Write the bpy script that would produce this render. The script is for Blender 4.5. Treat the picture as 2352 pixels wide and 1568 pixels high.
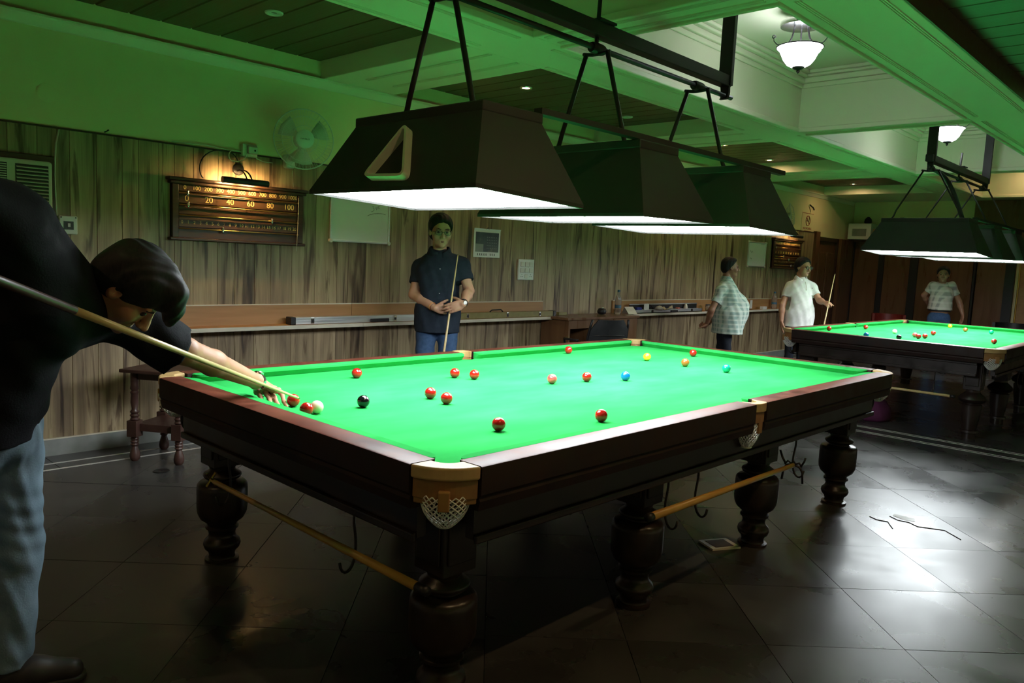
import bpy, math, random
import numpy as np
from mathutils import Vector, Matrix
random.seed(7)
SC = bpy.context.scene
COL = SC.collection
for o in list(bpy.data.objects):
    bpy.data.objects.remove(o)

# ------------------------------------------------------------------ camera
CAM = np.array([-1.5343, -1.6986, 1.4772])
YAW, PITCH, ROLL, FPX = 0.7588, -0.1079, 0.0474, 1769.66
_d = np.array([math.cos(PITCH)*math.cos(YAW), math.cos(PITCH)*math.sin(YAW), math.sin(PITCH)])
_r = np.array([math.sin(YAW), -math.cos(YAW), 0.0])
_u = np.cross(_r, _d)
_r2 = math.cos(ROLL)*_r + math.sin(ROLL)*_u
_u2 = -math.sin(ROLL)*_r + math.cos(ROLL)*_u
cam = bpy.data.cameras.new('camera')
cam.sensor_width = 36.0
cam.lens = FPX*36.0/2352.0
cam.clip_start = 0.05
cam.clip_end = 100
camo = bpy.data.objects.new('camera', cam)
COL.objects.link(camo)
camo.matrix_world = Matrix(((_r2[0], _u2[0], -_d[0], CAM[0]), (_r2[1], _u2[1], -_d[1], CAM[1]),
                            (_r2[2], _u2[2], -_d[2], CAM[2]), (0, 0, 0, 1)))
SC.camera = camo

# ------------------------------------------------------------------ world, exposure
W = bpy.data.worlds.new('world')
SC.world = W
W.use_nodes = True
W.node_tree.nodes['Background'].inputs[0].default_value = (0.5, 0.55, 0.6, 1)
W.node_tree.nodes['Background'].inputs[1].default_value = 0.004
SC.view_settings.view_transform = 'Standard'
SC.view_settings.look = 'None'
SC.view_settings.gamma = 1.0
SC.view_settings.use_curve_mapping = False
SC.view_settings.exposure = 2.62
LAMP_L = 5.2          # radiance of the snooker lamp panels
BOWL_L = 3.4          # glass bowls in the coffers
DOWN_L = 60.0         # recessed downlights
WARM = (1.0, 0.66, 0.33)
COOL = (0.90, 0.97, 1.0)
SC.cycles.max_bounces = 6
SC.cycles.diffuse_bounces = 4
SC.cycles.glossy_bounces = 2
SC.cycles.transmission_bounces = 6
SC.cycles.sample_clamp_indirect = 4.0
SC.cycles.use_denoising = True
SC.cycles.use_adaptive_sampling = True
SC.cycles.adaptive_threshold = 0.06
SC.cycles.adaptive_min_samples = 12

# ------------------------------------------------------------------ helpers
def V(*a):
    return np.array(a, float)

def nrm(v):
    v = np.asarray(v, float)
    return v/np.linalg.norm(v)

def tag(o, label=None, cat=None, group=None, kind=None):
    if label: o['label'] = label
    if cat: o['category'] = cat
    if group: o['group'] = group
    if kind: o['kind'] = kind
    return o

def empty(name, loc, label=None, cat=None, group=None, kind=None, rz=0):
    o = bpy.data.objects.new(name, None)
    COL.objects.link(o)
    o.location = loc
    o.rotation_euler = (0, 0, rz)
    o.empty_display_size = 0.1
    return tag(o, label, cat, group, kind)

def link(name, me, parent=None, loc=(0, 0, 0)):
    o = bpy.data.objects.new(name, me)
    COL.objects.link(o)
    o.location = loc
    if parent: o.parent = parent
    return o

class MB:
    def __init__(s):
        s.v = []; s.f = []
    def add(s, vs, fs):
        n = len(s.v)
        s.v += [tuple(map(float, p)) for p in vs]
        s.f += [tuple(i+n for i in f) for f in fs]
        return s
    def box(s, x0, x1, y0, y1, z0, z1):
        return s.add([(x0,y0,z0),(x1,y0,z0),(x1,y1,z0),(x0,y1,z0),(x0,y0,z1),(x1,y0,z1),(x1,y1,z1),(x0,y1,z1)],
                     [(3,2,1,0),(4,5,6,7),(0,1,5,4),(1,2,6,5),(2,3,7,6),(3,0,4,7)])
    def obox(s, c, ax, ay, az):
        c, ax, ay, az = map(np.asarray, (c, ax, ay, az))
        vs = [c+sx*ax+sy*ay+sz*az for sz in (-1,1) for sx,sy in ((-1,-1),(1,-1),(1,1),(-1,1))]
        return s.add(vs, [(3,2,1,0),(4,5,6,7),(0,1,5,4),(1,2,6,5),(2,3,7,6),(3,0,4,7)])
    def prism(s, poly, z0, z1):
        n = len(poly)
        vs = [(x,y,z0) for x,y in poly]+[(x,y,z1) for x,y in poly]
        fs = [tuple(range(n-1,-1,-1)), tuple(range(n,2*n))]+[(i,(i+1)%n,(i+1)%n+n,i+n) for i in range(n)]
        return s.add(vs, fs)
    def prism_y(s, poly, y0, y1):          # poly in (x,z)
        n = len(poly)
        vs = [(x,y0,z) for x,z in poly]+[(x,y1,z) for x,z in poly]
        fs = [tuple(range(n)), tuple(range(2*n-1,n-1,-1))]+[(i+n,(i+1)%n+n,(i+1)%n,i) for i in range(n)]
        return s.add(vs, fs)
    def loft(s, rings, closed=True, caps=True):
        n = len(rings[0]); m = len(rings)
        vs = [p for r in rings for p in r]
        fs = []
        for j in range(m-1):
            for i in range(n if closed else n-1):
                a = j*n+i; b = j*n+(i+1)%n
                fs.append((a, b, b+n, a+n))
        if caps and closed:
            fs.append(tuple(range(n-1,-1,-1))); fs.append(tuple(range((m-1)*n, m*n)))
        return s.add(vs, fs)
    def tube(s, pts, r, n=8, caps=True):
        pts = [np.asarray(p, float) for p in pts]
        rs = r if hasattr(r, '__len__') else [r]*len(pts)
        rings = []; up = None
        for i, p in enumerate(pts):
            t = nrm(pts[min(i+1,len(pts)-1)]-pts[max(i-1,0)])
            if up is None:
                up = np.array([0,0,1.0]) if abs(t[2]) < .9 else np.array([1.0,0,0])
            a = nrm(np.cross(t, up)); up = nrm(np.cross(a, t))
            rings.append([p+rs[i]*(math.cos(2*math.pi*k/n)*a+math.sin(2*math.pi*k/n)*up) for k in range(n)])
        return s.loft(rings, True, caps)
    def lathe(s, prof, n=24, c=(0,0,0), caps=True):
        rings = [[(c[0]+r*math.cos(2*math.pi*k/n), c[1]+r*math.sin(2*math.pi*k/n), c[2]+z) for k in range(n)] for r, z in prof]
        return s.loft(rings, True, caps)
    def disc_lathe(s, prof, o, ax, n=24, caps=True):   # revolve (r, h) about axis ax through o
        ax = nrm(ax); u = nrm(np.cross(ax, (0,0,1) if abs(ax[2]) < .9 else (1,0,0))); w = np.cross(ax, u)
        o = np.asarray(o, float)
        rings = [[o+ax*h+r*(math.cos(2*math.pi*k/n)*u+math.sin(2*math.pi*k/n)*w) for k in range(n)] for r, h in prof]
        return s.loft(rings, True, caps)
    def sphere(s, c, r, n=16, m=10):
        r = r if hasattr(r, '__len__') else (r, r, r)
        prof = [(max(1e-4, math.sin(math.pi*j/m)), -math.cos(math.pi*j/m)) for j in range(m+1)]
        rings = [[(c[0]+r[0]*q*math.cos(2*math.pi*k/n), c[1]+r[1]*q*math.sin(2*math.pi*k/n), c[2]+r[2]*z) for k in range(n)] for q, z in prof]
        return s.loft(rings, True, True)
    def build(s, name, mat, parent=None, loc=(0,0,0), smooth=False, bevel=0.0, seg=2, auto=None):
        me = bpy.data.meshes.new(name)
        me.from_pydata(s.v, [], s.f)
        me.validate()
        if mat: me.materials.append(mat)
        if smooth:
            me.polygons.foreach_set('use_smooth', [True]*len(me.polygons))
            if auto is not None:
                me.set_sharp_from_angle(angle=math.radians(auto))
        me.update()
        o = link(name, me, parent, loc)
        if bevel:
            b = o.modifiers.new('bevel', 'BEVEL'); b.width = bevel; b.segments = seg; b.limit_method = 'ANGLE'
            b.angle_limit = math.radians(40)
        return o

def copy_tree(o, parent=None):
    c = o.copy(); COL.objects.link(c); c.parent = parent
    for ch in o.children:
        copy_tree(ch, c)
    return c

def text_mesh(s, size, mat, name='lettering', depth=0.0006, align='CENTER'):
    cu = bpy.data.curves.new(name, 'FONT')
    cu.body = s; cu.size = size; cu.align_x = align; cu.align_y = 'CENTER'; cu.extrude = depth
    o = bpy.data.objects.new(name, cu); COL.objects.link(o)
    dg = bpy.context.evaluated_depsgraph_get()
    me = bpy.data.meshes.new_from_object(o.evaluated_get(dg))
    bpy.data.objects.remove(o); bpy.data.curves.remove(cu)
    me.materials.clear(); me.materials.append(mat)
    return me

def bez(p0, p1, p2, p3, n=12):
    out = []
    for i in range(n+1):
        t = i/n
        out.append(sum(c*np.asarray(p, float) for c, p in zip(((1-t)**3, 3*t*(1-t)**2, 3*t*t*(1-t), t**3), (p0,p1,p2,p3))))
    return out

# ------------------------------------------------------------------ materials
def pmat(name, col, rough=0.5, metal=0.0, spec=0.5, coat=0.0, trans=0.0, sheen=0.0, ior=1.45):
    m = bpy.data.materials.new(name); m.use_nodes = True
    b = m.node_tree.nodes['Principled BSDF']
    b.inputs['Base Color'].default_value = (*col, 1)
    b.inputs['Roughness'].default_value = rough
    b.inputs['Metallic'].default_value = metal
    b.inputs['Specular IOR Level'].default_value = spec
    b.inputs['Coat Weight'].default_value = coat
    b.inputs['Coat Roughness'].default_value = 0.12
    b.inputs['Transmission Weight'].default_value = trans
    b.inputs['Sheen Weight'].default_value = sheen
    b.inputs['IOR'].default_value = ior
    return m

def emat(name, col, strength, back=True):
    m = bpy.data.materials.new(name); m.use_nodes = True
    nt = m.node_tree; nt.nodes.clear()
    e = nt.nodes.new('ShaderNodeEmission'); o = nt.nodes.new('ShaderNodeOutputMaterial')
    e.inputs[0].default_value = (*col, 1); e.inputs[1].default_value = strength
    nt.links.new(e.outputs[0], o.inputs[0])
    return m

def noisy(name, cols, scale=(1,1,1), nscale=5.0, detail=6, rough=(0.4,0.6), bump=0.0, stops=None, spec=0.5, coat=0.0,
          coord='Object', rnd=0.0, dist=0.0, metal=0.0, sheen=0.0, bscale=None):
    """colour ramp driven by stretched noise; rnd shifts the pattern per object and varies its tone"""
    m = pmat(name, cols[0], rough[0], metal, spec, coat, sheen=sheen)
    nt = m.node_tree; L = nt.links.new; N = nt.nodes.new
    b = nt.nodes['Principled BSDF']
    tc = N('ShaderNodeTexCoord'); mp = N('ShaderNodeMapping'); mp.inputs['Scale'].default_value = scale
    src = tc.outputs[coord]
    oi = N('ShaderNodeObjectInfo')
    if rnd:
        ad = N('ShaderNodeVectorMath'); ad.operation = 'ADD'
        ml = N('ShaderNodeVectorMath'); ml.operation = 'SCALE'; ml.inputs[0].default_value = (37.1, 17.7, 23.3)
        L(oi.outputs['Random'], ml.inputs['Scale']); L(src, ad.inputs[0]); L(ml.outputs[0], ad.inputs[1]); src = ad.outputs[0]
    L(src, mp.inputs['Vector'])
    nz = N('ShaderNodeTexNoise'); nz.inputs['Scale'].default_value = nscale; nz.inputs['Detail'].default_value = detail
    nz.inputs['Distortion'].default_value = dist
    L(mp.outputs[0], nz.inputs['Vector'])
    cr = N('ShaderNodeValToRGB'); el = cr.color_ramp.elements
    stops = stops or [0.3+0.4*i/(len(cols)-1) for i in range(len(cols))]
    while len(el) < len(cols): el.new(0.5)
    for e, c, p in zip(el, cols, stops): e.position = p; e.color = (*c, 1)
    L(nz.outputs['Fac'], cr.inputs['Fac'])
    out = cr.outputs['Color']
    if rnd:
        hv = N('ShaderNodeHueSaturation'); mr = N('ShaderNodeMapRange')
        mr.inputs['To Min'].default_value = 1-rnd; mr.inputs['To Max'].default_value = 1+rnd
        L(oi.outputs['Random'], mr.inputs['Value']); L(mr.outputs[0], hv.inputs['Value']); L(out, hv.inputs['Color']); out = hv.outputs[0]
    L(out, b.inputs['Base Color'])
    rr = N('ShaderNodeMapRange'); rr.inputs['From Min'].default_value = 0.3; rr.inputs['From Max'].default_value = 0.7
    rr.inputs['To Min'].default_value = rough[0]; rr.inputs['To Max'].default_value = rough[1]
    L(nz.outputs['Fac'], rr.inputs['Value']); L(rr.outputs[0], b.inputs['Roughness'])
    if bump:
        bp = N('ShaderNodeBump'); bp.inputs['Strength'].default_value = bump; bp.inputs['Distance'].default_value = 0.01
        if bscale:
            n2 = N('ShaderNodeTexNoise'); n2.inputs['Scale'].default_value = bscale; n2.inputs['Detail'].default_value = 4
            L(src, n2.inputs['Vector']); L(n2.outputs['Fac'], bp.inputs['Height'])
        else:
            L(nz.outputs['Fac'], bp.inputs['Height'])
        L(bp.outputs[0], b.inputs['Normal'])
    return m

M = {}
M['plaster'] = noisy('cream plaster', [(.66,.60,.34),(.73,.67,.40)], nscale=1.5, rough=(.55,.7), bump=.05, bscale=60)
M['ceil'] = noisy('ceiling paint', [(.70,.68,.52),(.76,.74,.58)], nscale=1.2, rough=(.42,.55), bump=.03, bscale=40)
def plankmat():
    m = pmat('plank laminate', (.3,.25,.16), .5); nt = m.node_tree; N = nt.nodes.new; L = nt.links.new; b = nt.nodes['Principled BSDF']
    tc = N('ShaderNodeTexCoord'); oi = N('ShaderNodeObjectInfo')
    ml = N('ShaderNodeVectorMath'); ml.operation = 'SCALE'; ml.inputs[0].default_value = (37.1, 17.7, 23.3); L(oi.outputs['Random'], ml.inputs['Scale'])
    ad = N('ShaderNodeVectorMath'); ad.operation = 'ADD'; L(tc.outputs['Object'], ad.inputs[0]); L(ml.outputs[0], ad.inputs[1])
    def noise(sc, ns, det, dist):
        mp = N('ShaderNodeMapping'); mp.inputs['Scale'].default_value = sc; L(ad.outputs[0], mp.inputs['Vector'])
        nz = N('ShaderNodeTexNoise'); nz.inputs['Scale'].default_value = ns; nz.inputs['Detail'].default_value = det; nz.inputs['Distortion'].default_value = dist
        L(mp.outputs[0], nz.inputs['Vector']); return nz.outputs['Fac']
    def ramp(src, st):
        cr = N('ShaderNodeValToRGB'); el = cr.color_ramp.elements
        while len(el) < len(st): el.new(.5)
        for e, (p, c) in zip(el, st): e.position = p; e.color = (*c, 1)
        L(src, cr.inputs['Fac']); return cr.outputs['Color']
    base = ramp(noise((.9,1,1.1), 1.6, 5, .5), [(.30,(.155,.108,.066)), (.50,(.285,.212,.120)), (.68,(.38,.295,.172))])
    streak = ramp(noise((1.7,1,1.7), 1.25, 8, 1.3), [(.29,(.18,.145,.14)), (.375,(.48,.42,.40)), (.455,(1,1,1))])
    fine = ramp(noise((11,1,3.0), 1.5, 6, .4), [(.33,(.80,.78,.76)), (.55,(1,1,1)), (.8,(1.06,1.05,1.03))])
    def mul(x, y):
        q = N('ShaderNodeMixRGB'); q.blend_type = 'MULTIPLY'; q.inputs[0].default_value = 1; L(x, q.inputs[1]); L(y, q.inputs[2]); return q.outputs[0]
    out = mul(mul(base, streak), fine)
    hv = N('ShaderNodeHueSaturation'); mr = N('ShaderNodeMapRange'); mr.inputs['To Min'].default_value = .86; mr.inputs['To Max'].default_value = 1.14
    L(oi.outputs['Random'], mr.inputs['Value']); L(mr.outputs[0], hv.inputs['Value']); L(out, hv.inputs['Color']); L(hv.outputs[0], b.inputs['Base Color'])
    return m
M['plank'] = plankmat()
M['slat'] = noisy('ceiling slat wood', [(.075,.045,.022),(.13,.08,.04)], scale=(8,1,8), nscale=3, detail=8, rough=(.35,.5), rnd=.12, dist=.4)
M['tile'] = noisy('floor stone', [(.024,.024,.022),(.043,.042,.040),(.067,.065,.062)], nscale=2.4, detail=10, rough=(.23,.36), stops=[.25,.5,.78], rnd=.10, dist=.5, spec=.5)
M['grout'] = pmat('dark grout', (.02,.02,.019), .7)
M['stone'] = noisy('skirting stone', [(.17,.185,.175),(.24,.25,.24)], nscale=8, rough=(.3,.45))
M['inlay'] = noisy('pale inlay', [(.42,.41,.38),(.55,.54,.5)], nscale=9, rough=(.3,.5))
M['cloth'] = noisy('green baize', [(.018,.30,.058),(.024,.335,.070),(.034,.375,.088)], scale=(1.2,3,1), nscale=2.0, detail=8, rough=(.95,1.0), spec=.03, sheen=.0, stops=[.3,.5,.75])
M['mahog'] = noisy('polished mahogany', [(.060,.015,.010),(.105,.028,.017),(.15,.045,.026)], scale=(1,1,1), nscale=7, detail=8, rough=(.34,.46), coat=.0, spec=.20, dist=1.0)
M['darkwood'] = noisy('dark stained wood', [(.010,.0065,.005),(.022,.013,.010)], nscale=8, rough=(.28,.42))
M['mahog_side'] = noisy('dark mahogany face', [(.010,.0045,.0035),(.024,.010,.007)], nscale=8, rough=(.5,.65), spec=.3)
M['leather'] = noisy('tan pocket leather', [(.36,.23,.09),(.46,.31,.14)], nscale=14, rough=(.4,.55), bump=.1)
M['leather_b'] = noisy('brown pocket leather', [(.20,.095,.03),(.30,.15,.05)], nscale=12, rough=(.4,.55))
M['net'] = pmat('white cord', (.72,.72,.68), .8)
M['shade'] = noisy('black lamp metal', [(.026,.026,.024),(.038,.037,.034)], nscale=3, rough=(.45,.62), spec=.35)
M['inner'] = pmat('white reflector', (.85,.85,.85), .5)
M['iron'] = pmat('black iron', (.018,.016,.015), .45, .2)
M['panel_l'] = emat('lamp diffuser', COOL, LAMP_L)
M['bowl'] = emat('lit alabaster glass', (.86,.93,1.0), BOWL_L)
M['bulb2'] = emat('bright warm bulb', WARM, 150.0)
M['bulb'] = emat('warm bulb', WARM, DOWN_L)
M['white'] = pmat('white plastic', (.62,.62,.58), .45)
M['offwhite'] = pmat('ivory plastic', (.55,.54,.46), .5)
M['black'] = pmat('black plastic', (.012,.012,.013), .45)
M['chrome'] = pmat('chrome', (.75,.75,.75), .18, 1.0)
M['alu'] = noisy('brushed aluminium', [(.62,.64,.66),(.74,.76,.78)], scale=(1,30,30), nscale=3, rough=(.3,.42), metal=.85)
M['brass'] = pmat('brass', (.70,.48,.16), .28, 1.0)
M['wallwood'] = noisy('orange laminate', [(.30,.155,.058),(.37,.20,.08)], scale=(1,6,14), nscale=2, detail=7, rough=(.4,.5), dist=.3)
M['edge'] = noisy('worn pale edging', [(.46,.42,.33),(.60,.55,.44)], scale=(2,8,20), nscale=3, rough=(.5,.65))
M['brownlam'] = noisy('brown laminate', [(.11,.052,.022),(.155,.078,.035)], scale=(6,6,.8), nscale=2, detail=7, rough=(.25,.38), dist=.3)
M['board'] = pmat('white board', (.66,.69,.67), .3)
M['score'] = noisy('scoreboard wood', [(.030,.014,.008),(.055,.026,.013)], scale=(2,8,18), nscale=3, rough=(.3,.45))
M['scoreface'] = noisy('scoreboard panel', [(.050,.024,.012),(.075,.038,.018)], scale=(2,8,18), nscale=3, rough=(.3,.4))
M['gold'] = pmat('gold lettering', (.75,.52,.20), .5)
M['cuewood'] = noisy('ash cue wood', [(.50,.38,.17),(.62,.48,.24)], scale=(3,3,3), nscale=8, rough=(.3,.4), coat=.2)
M['restwood'] = noisy('rest wood', [(.42,.23,.05),(.50,.29,.07)], nscale=9, rough=(.3,.42))
M['stool'] = noisy('stool wood', [(.040,.018,.014),(.064,.030,.023)], nscale=9, rough=(.32,.45))
M['triangle'] = noisy('pale ball triangle', [(.66,.65,.50),(.74,.72,.56)], nscale=9, rough=(.45,.55))
# ================================================================== the room
X0, X1, Y0, YW = -4.2, 14.1, -3.3, 4.06
ZB, ZS, ZC = 2.87, 3.02, 3.43          # beam underside, slat panels, coffer ceiling
ZP = 2.175                             # top of the panelling
def struct(o): o['kind'] = 'structure'; return o

# floor: grout bed, diagonal stone tiles round the near table, plain slabs beyond, pale inlay lines
floor = struct(MB().box(X0, X1, Y0, YW+.1, -.12, -.006).build('floor', M['grout']))
def clip_poly(poly, a, b, c):          # keep a*x+b*y<=c
    out = []
    for i in range(len(poly)):
        p, q = poly[i], poly[(i+1) % len(poly)]
        dp, dq = a*p[0]+b*p[1]-c, a*q[0]+b*q[1]-c
        if dp <= 0: out.append(p)
        if dp*dq < 0:
            t = dp/(dp-dq); out.append((p[0]+t*(q[0]-p[0]), p[1]+t*(q[1]-p[1])))
    return out
BAY = (-1.7, 5.93, -2.35, 3.655)
SU, SV = .81, .79
for i in range(-8, 16):
    for j in range(-10, 14):
        s0, t0 = .85+SU*i, 2.57+SV*j       # x+y in [s0,s0+SU], x-y in [t0,t0+SV]
        g = .0022
        P = [((s+t)/2, (s-t)/2) for s, t in ((s0+g, t0+g), (s0+SU-g, t0+g), (s0+SU-g, t0+SV-g), (s0+g, t0+SV-g))]
        P = P[::-1]
        for a, b, c in ((1,0,BAY[1]), (-1,0,-BAY[0]), (0,1,BAY[3]), (0,-1,-BAY[2])):
            P = clip_poly(P, a, b, c)
            if len(P) < 3: break
        if len(P) < 3: continue
        ar = abs(sum(P[k][0]*P[(k+1)%len(P)][1]-P[(k+1)%len(P)][0]*P[k][1] for k in range(len(P))))/2
        if ar < .01: continue
        cx = sum(p[0] for p in P)/len(P); cy = sum(p[1] for p in P)/len(P)
        q = MB().prism([(x-cx, y-cy) for x, y in P], -.02, random.uniform(-.0012, .0003))
        t = q.build('tile', M['tile'], floor, (cx, cy, 0))
def slab(x0, x1, y0, y1, n=1):
    for k in range(n):
        a = x0+(x1-x0)*k/n; b = x0+(x1-x0)*(k+1)/n
        MB().box(-(b-a)/2+.002, (b-a)/2-.002, -(y1-y0)/2+.002, (y1-y0)/2-.002, -.02, 0).build('slab', M['tile'], floor, ((a+b)/2, (y0+y1)/2, 0))
slab(-1.7, 5.93, 3.655, YW, 9); slab(5.93, 6.40, -2.35, YW, 1); slab(6.40, X1, -2.35, YW, 9)
slab(X0, -1.7, -2.35, YW, 3); slab(X0, X1, Y0, -2.35, 12)
for y in (3.685, 3.832): MB().box(-4, 12.2, y-.011, y+.011, -.001, .0012).build('inlay_line', M['inlay'], floor)
for x in (5.965, 6.02, 6.215, 6.27): MB().box(x-.006, x+.006, -2.3, 3.6, -.001, .0012).build('inlay_line', M['inlay'], floor)
# crack and missing chip in one tile
crk = [(3.36,-.16),(3.33,-.21),(3.345,-.27),(3.29,-.30),(3.24,-.33)]
MB().tube([(x, y, .0006) for x, y in crk], .0035, 4).build('crack', M['grout'], floor)
MB().tube([(x, y, .0006) for x, y in ((3.47,-.24),(3.43,-.30),(3.44,-.36),(3.40,-.42),(3.46,-.55),(3.36,-.66))], .003, 4).build('crack', M['grout'], floor)
MB().prism([(3.55,-.24),(3.50,-.25),(3.47,-.32),(3.49,-.38),(3.545,-.36)], -.002, .0009).build('chipped_patch', M['inlay'], floor)

# walls
wl = struct(MB().box(X0, X1+.3, YW, YW+.15, -.1, 3.6).build('wall_left', M['plaster']))
struct(MB().box(X0-.15, X0, Y0, YW, -.1, 3.6).build('wall_back', M['plaster']))
wf = struct(MB().box(X1, X1+.15, Y0, YW, -.1, 3.6).build('wall_far', M['plaster']))
struct(MB().box(X0, X1, Y0-.15, Y0, -.1, 3.6).build('wall_right', M['plaster']))
um = MB(); um.add([(-.5,0,0),(.5,0,0),(.5,0,1),(-.5,0,1),(-.488,-.014,0),(.488,-.014,0),(.488,-.014,1),(-.488,-.014,1),(-.5,-.0115,0),(.5,-.0115,0),(.5,-.0115,1),(-.5,-.0115,1)],
                  [(4,5,6,7),(8,4,7,11),(5,9,10,6),(0,8,11,3),(9,1,2,10),(3,11,7,6,10,2),(0,1,9,5,4,8)])
PL = um.build('plank', M['plank'], wl); pme = PL.data
x = -2.6; first = True
while x < 12.25:
    w = random.choice((.11, .14, .165, .19, .22))
    o = PL if first else link('plank', pme, wl)
    first = False
    o.location = (x+w/2, YW, .118); o.scale = (w-.0015, 1, ZP-.118)
    x += w
struct(MB().box(-2.7, 12.3, YW-.020, YW+.02, ZP, ZP+.012).build('trim_1', M['score']))
bb = MB()
struct(MB().box(-2.7, 12.3, YW-.028, YW+.01, 0, .112).build('baseboard_left', M['stone']))
struct(MB().box(-2.7, 12.3, YW-.03, YW+.01, .112, .120).build('trim_2', M['edge']))
# cornice where the wall meets the beams
cn = MB().prism([(0,0),(0,-.01),(-.018,-.02)], 0, 1)
prof = [(0,0),(-.055,0),(-.055,-.014),(-.040,-.020),(-.022,-.045),(-.014,-.070),(0,-.074)]
rg = [[(xx, YW+a, ZB+b) for a, b in prof] for xx in (-4.1, 14.0)]
struct(MB().loft(rg).build('trim_3', M['ceil'], smooth=True, auto=30))

# ceiling: coffers down the middle between two long beams, slatted panels either side
ceil = struct(MB().box(X0, X1, Y0, YW, 3.60, 3.72).build('ceiling', M['ceil']))
BL, BR = (1.74, 2.25), (-.28, .24)
def beam(x0, x1, y0, y1, z0, z1, m='ceil'):
    return MB().box(x0, x1, y0, y1, z0, z1).build('beam', M[m], ceil, bevel=.006)
beam(X0, X1, BL[0], BL[1], ZB, 3.6); beam(X0, X1, BR[0]+.012, BR[1], ZB, 3.6)
MB().box(X0, X1, BR[0], BR[0]+.012, ZB, 3.2).build('beam_cladding', M['slat'], ceil)
CB = [(-1.62,-1.35), (2.15,2.42), (6.10,6.29), (9.83,10.03), (13.4,14.1)]
for a, b in CB: beam(a, b, BR[1], BL[0], ZB+.001, 3.6)
SB = [(-4.2,-3.6), (-1.75,-.95), (2.08,2.80), (5.77,6.62), (9.21,10.25), (12.55,14.1)]
for a, b in SB: beam(a, b, BL[1], YW, ZB+.001, 3.2)
for a, b in SB: beam(a-.1, b-.1, -2.15, BR[0], ZB+.06, 3.2)
beam(X0, X1, Y0, -2.15, ZB, 3.2)
# coffer ceilings with stepped crown moulding
for k in range(len(CB)-1):
    a, b = CB[k][1], CB[k+1][0]
    MB().box(a, b, BR[1], BL[0], ZC, ZC+.05).build('coffer_ceiling', M['ceil'], ceil)
    def ring(off, z0, z1, th):
        q = MB()
        A0, A1, B0, B1 = a, b, BR[1], BL[0]
        q.box(A0, A1, B1-off, B1, z0, z1); q.box(A0, A1, B0, B0+off, z0, z1)
        q.box(A0, A0+off, B0+off, B1-off, z0, z1); q.box(A1-off, A1, B0+off, B1-off, z0, z1)
        return q.build('crown_moulding', M['ceil'], ceil, bevel=.008, seg=3)
    ring(.12, ZC-.030, ZC, .1); ring(.085, ZC-.055, ZC-.030, .1); ring(.045, ZC-.105, ZC-.055, .1); ring(.020, ZC-.150, ZC-.105, .1)
    q = MB()
    for y0, y1 in ((BR[1]-.005, BR[1]+.022), (BL[0]-.022, BL[0]+.005)): q.box(a, b, y0, y1, ZB-.018, ZB+.028)
    for x0, x1 in ((a-.005, a+.022), (b-.022, b+.005)): q.box(x0, x1, BR[1], BL[0], ZB-.018, ZB+.028)
    q.build('coffer_edge', M['ceil'], ceil, bevel=.009, seg=3)
# fine double beads on the undersides of the beams
def bead(x0, x1, y0, y1):
    q = MB()
    if x1-x0 > y1-y0:
        for d in (-.014, 0, .014): q.box(x0, x1, y0+d-.004, y0+d+.004, ZB-.007, ZB+.003)
    else:
        for d in (-.014, 0, .014): q.box(x0+d-.004, x0+d+.004, y0, y1, ZB-.007, ZB+.003)
    q.build('bead', M['ceil'], ceil)
for y in (BR[0]+.09, BR[1]-.08, BL[0]+.09):
    for k in range(len(CB)-1): bead(CB[k][1]+.03, CB[k+1][0]-.03, y, y+.001)
for k in range(len(SB)-1): bead(SB[k][1]-.02, SB[k+1][0]+.02, BL[1]-.075, BL[1]-.074)
for a, b in SB[1:5]:
    for xx in (a+.22, b-.22): bead(xx, xx+.001, BL[1]+.02, YW-.35)
for a, b in CB[1:4]:
    for xx in (a+.07, b-.07): bead(xx, xx+.001, BR[1]+.05, BL[0]-.05)
# slats
sm = MB().add([(-.5,-.5,0),(.5,-.5,0),(.5,.5,0),(-.5,.5,0),(-.46,-.5,-.012),(.46,-.5,-.012),(.46,.5,-.012),(-.46,.5,-.012)],
              [(0,1,2,3),(7,6,5,4),(0,4,5,1),(1,5,6,2),(2,6,7,3),(3,7,4,0)])
sl0 = sm.build('slat', M['slat'], ceil); sme = sl0.data; first = True
MB().box(X0, X1, BL[1], YW, ZS+.008, ZS+.02).build('slat_backing', M['iron'], ceil)
MB().box(X0, X1, -2.15, BR[0], ZS-.007, ZS+.005).build('slat_backing', M['iron'], ceil)
def slats(x0, x1, y0, y1, z, w):
    global first
    n = round((x1-x0)/w); w = (x1-x0)/n
    for k in range(n):
        o = sl0 if first else link('slat', sme, ceil)
        first = False
        o.location = (x0+(k+.5)*w, (y0+y1)/2, z); o.scale = (w-.002, y1-y0, 1)
for k in range(1, len(SB)-1): slats(SB[k][1], SB[k+1][0], BL[1], YW, ZS+.010, .21)
for k in range(1, 4): slats(SB[k][1]-.1, SB[k+1][0]-.1, -2.15, BR[0], ZS-.005, .24)

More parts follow.
